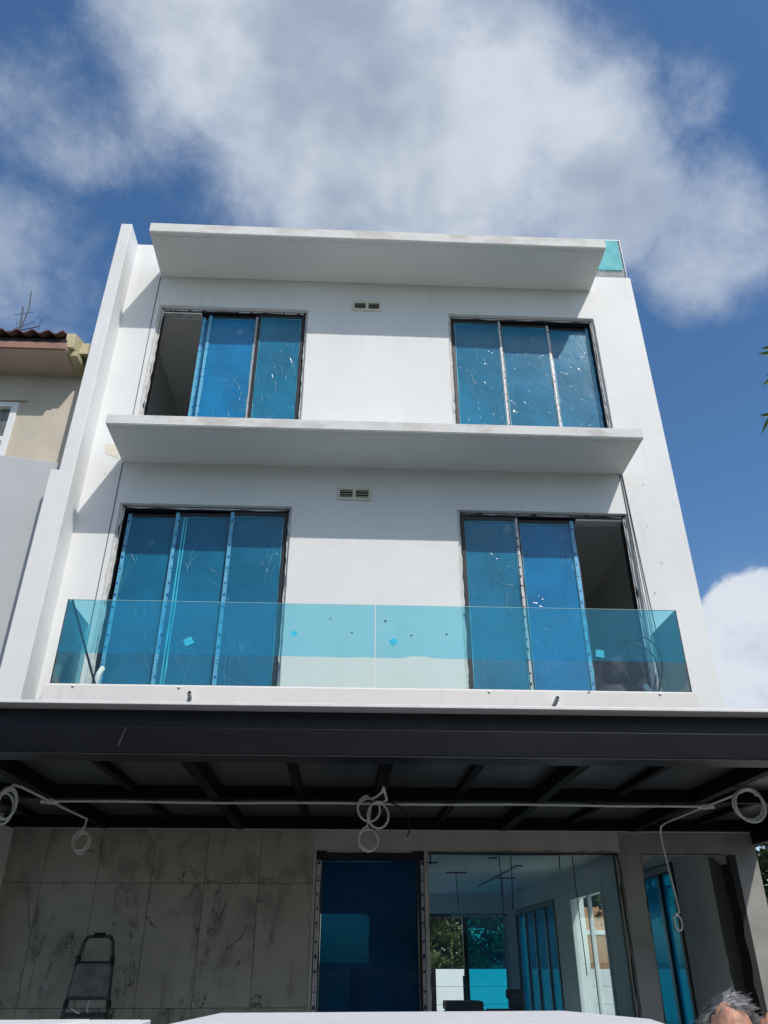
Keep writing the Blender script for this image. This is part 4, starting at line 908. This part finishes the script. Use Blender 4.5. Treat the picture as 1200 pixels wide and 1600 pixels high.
# left arm hangs, the other is raised beside the head
body.tube([(-.19, .03, 1.16), (-.235, .04, .90), (-.22, -.03, .68)], [.05, .042, .03], 12)
SHO, ELB, WRI = Vector((.19, .03, 1.16)), Vector((.30, -.05, 1.06)), Vector((.118, -.055, 1.315))
body.tube([SHO, ELB, WRI], [.05, .043, .028], 12)
def hand(wr, up, side, nrm, curl):
    pc = wr + up * .045
    body.tube([wr, wr + up * .03, wr + up * .085], [.026, .034, .036], 12)
    for k, L_ in enumerate((.066, .076, .072, .056)):
        base = wr + up * (.082 + (.004 if k in (1, 2) else 0)) + side * (-.030 + k * .020); d = up.copy(); p = base; pts = [base - up * .02, p]
        for j, fr in enumerate((.45, .32, .23)):
            d = (d + nrm * curl * (j + .6)).normalized(); p = p + d * L_ * fr; pts.append(p)
        body.tube(pts, [.0095, .0092, .0086, .008, .0065], 8)
    b = wr + up * .03 - side * .03; body.tube([b, b - side * .025 + up * .025 + nrm * .012, b - side * .028 + up * .055 + nrm * .026], [.012, .0105, .008], 8)
up = Vector((-.08, -.10, 1)).normalized(); side = Vector((.8, -.5, .1)); side = (side - up * side.dot(up)).normalized(); hand(WRI, up, side, side.cross(up).normalized() * -1, .38)
up = Vector((.02, -.15, -1)).normalized(); side = Vector((.2, -1, 0)); side = (side - up * side.dot(up)).normalized(); hand(Vector((-.22, -.03, .68)), up, side, Vector((1, .2, 0)).normalized(), .25)
link('body', remesh(body, .0055, 4), 'skin', MAN)
sh = MB()
for z, rx, ry in ((1.11, .205, .12), (1.0, .19, .125), (.88, .178, .122), (.76, .182, .126)): ellip(sh, (0, .03, z), (rx, ry, .12))
sh.tube([SHO + Vector((-.05, 0, .0)), SHO, SHO + (ELB - SHO) * .8], [.07, .064, .062], 12); sh.tube([(-.15, .03, 1.16), (-.19, .03, 1.16), (-.228, .038, .96)], [.07, .064, .06], 12)
link('shirt', remesh(sh, .011, 4), 'shirt', MAN)
tr = MB(); ellip(tr, (0, .03, .74), (.172, .118, .11))
for s in (-1, 1): tr.tube([(s * .085, .03, .74), (s * .095, .012, .44), (s * .10, .04, .09)], [.098, .074, .062], 14)
link('trousers', remesh(tr, .011, 4), 'trouser', MAN)
rnd = random.Random(4)
for nm, mt, cnt, zlo in (('hair', 'hair', 6500, .22), ('hair', 'hair_dark', 3500, -.2)):
    hm = MB()
    for _ in range(cnt):
        ph = rnd.uniform(0, 2 * math.pi); cz = rnd.uniform(zlo, 1) if mt == 'hair' else rnd.uniform(zlo, .8); sr = math.sqrt(max(0, 1 - cz * cz))
        n = Vector((sr * math.cos(ph), sr * math.sin(ph), cz))
        if n.y < -.24 and cz < .73 + .05 * math.sin(ph * 9): continue      # forehead and face stay bare
        if mt == 'hair_dark' and n.y < .05 and n.x > -.35 and cz < .7: continue
        p = Vector((n.x * .074, .01 + n.y * .093, HZ + n.z * .104)); sweep = Vector((.9, .12, .0)) if n.x > -.3 else Vector((-.12, .25, -.7))
        wisp = rnd.random() < .015; L_ = rnd.uniform(.03, .055) * (1.35 if wisp else 1); pts = [p]; d = (n * .42 + sweep * .7).normalized()
        q = Vector((round(p.x / .016), round(p.y / .016), round(p.z / .016)))   # locks of hair share a lean
        lump = Vector((math.sin(q.x * 5.1 + q.y * 3.3), math.sin(q.y * 4.7 + q.z), math.sin(q.x * 2.9 - q.z * 4.1))) * .17
        for k in range(6):
            out = (p - Vector((0, .01, HZ))).normalized()
            d = (d + sweep * .22 + lump + Vector((rnd.gauss(0, .05), rnd.gauss(0, .05), rnd.gauss(-.06, .05))) - out * (-.02 if wisp else .16)).normalized(); p = p + d * L_ / 6; pts.append(p)
        hm.tube(pts, [.00045, .0005, .0005, .0005, .00045, .0004, .00015], 3, False)
    hm.build(nm, mt, MAN, smooth=True)
cap = MB(); ellip(cap, (.0, .022, HZ + .008), (.0775, .092, .1045)); cm = cap.mesh('scalp_hair')
bm = bmesh.new(); bm.from_mesh(cm); bmesh.ops.delete(bm, geom=[v for v in bm.verts if (v.co.y < -.045 and v.co.z < HZ + .082) or v.co.z < HZ - .05 or (v.co.y < -.01 and v.co.z < HZ + .02)], context='VERTS'); bm.to_mesh(cm); bm.free()
link('scalp_hair', cm, 'hair_dark', MAN)
for s in (-1, 1):
    eb = MB()
    for k in range(60):
        u = rnd.random(); p = Vector((s * (.014 + .036 * u), -.090 + .018 * u * u, HZ + .020 - .006 * u * u + rnd.uniform(-.003, .003)))
        eb.tube([p, p + Vector((s * .009, -.002, .002 + rnd.uniform(-.002, .003)))], [.0009, .0004], 4, False)
    eb.build('eyebrow', 'hair_dark', MAN)
    ey = MB(); ellip(ey, (s * .032, -.079, HZ - .004), (.0115, .0085, .0075)); ey.build('eye', simple('eye_white', (.7, .68, .64), .2, bump=0), MAN, smooth=True)
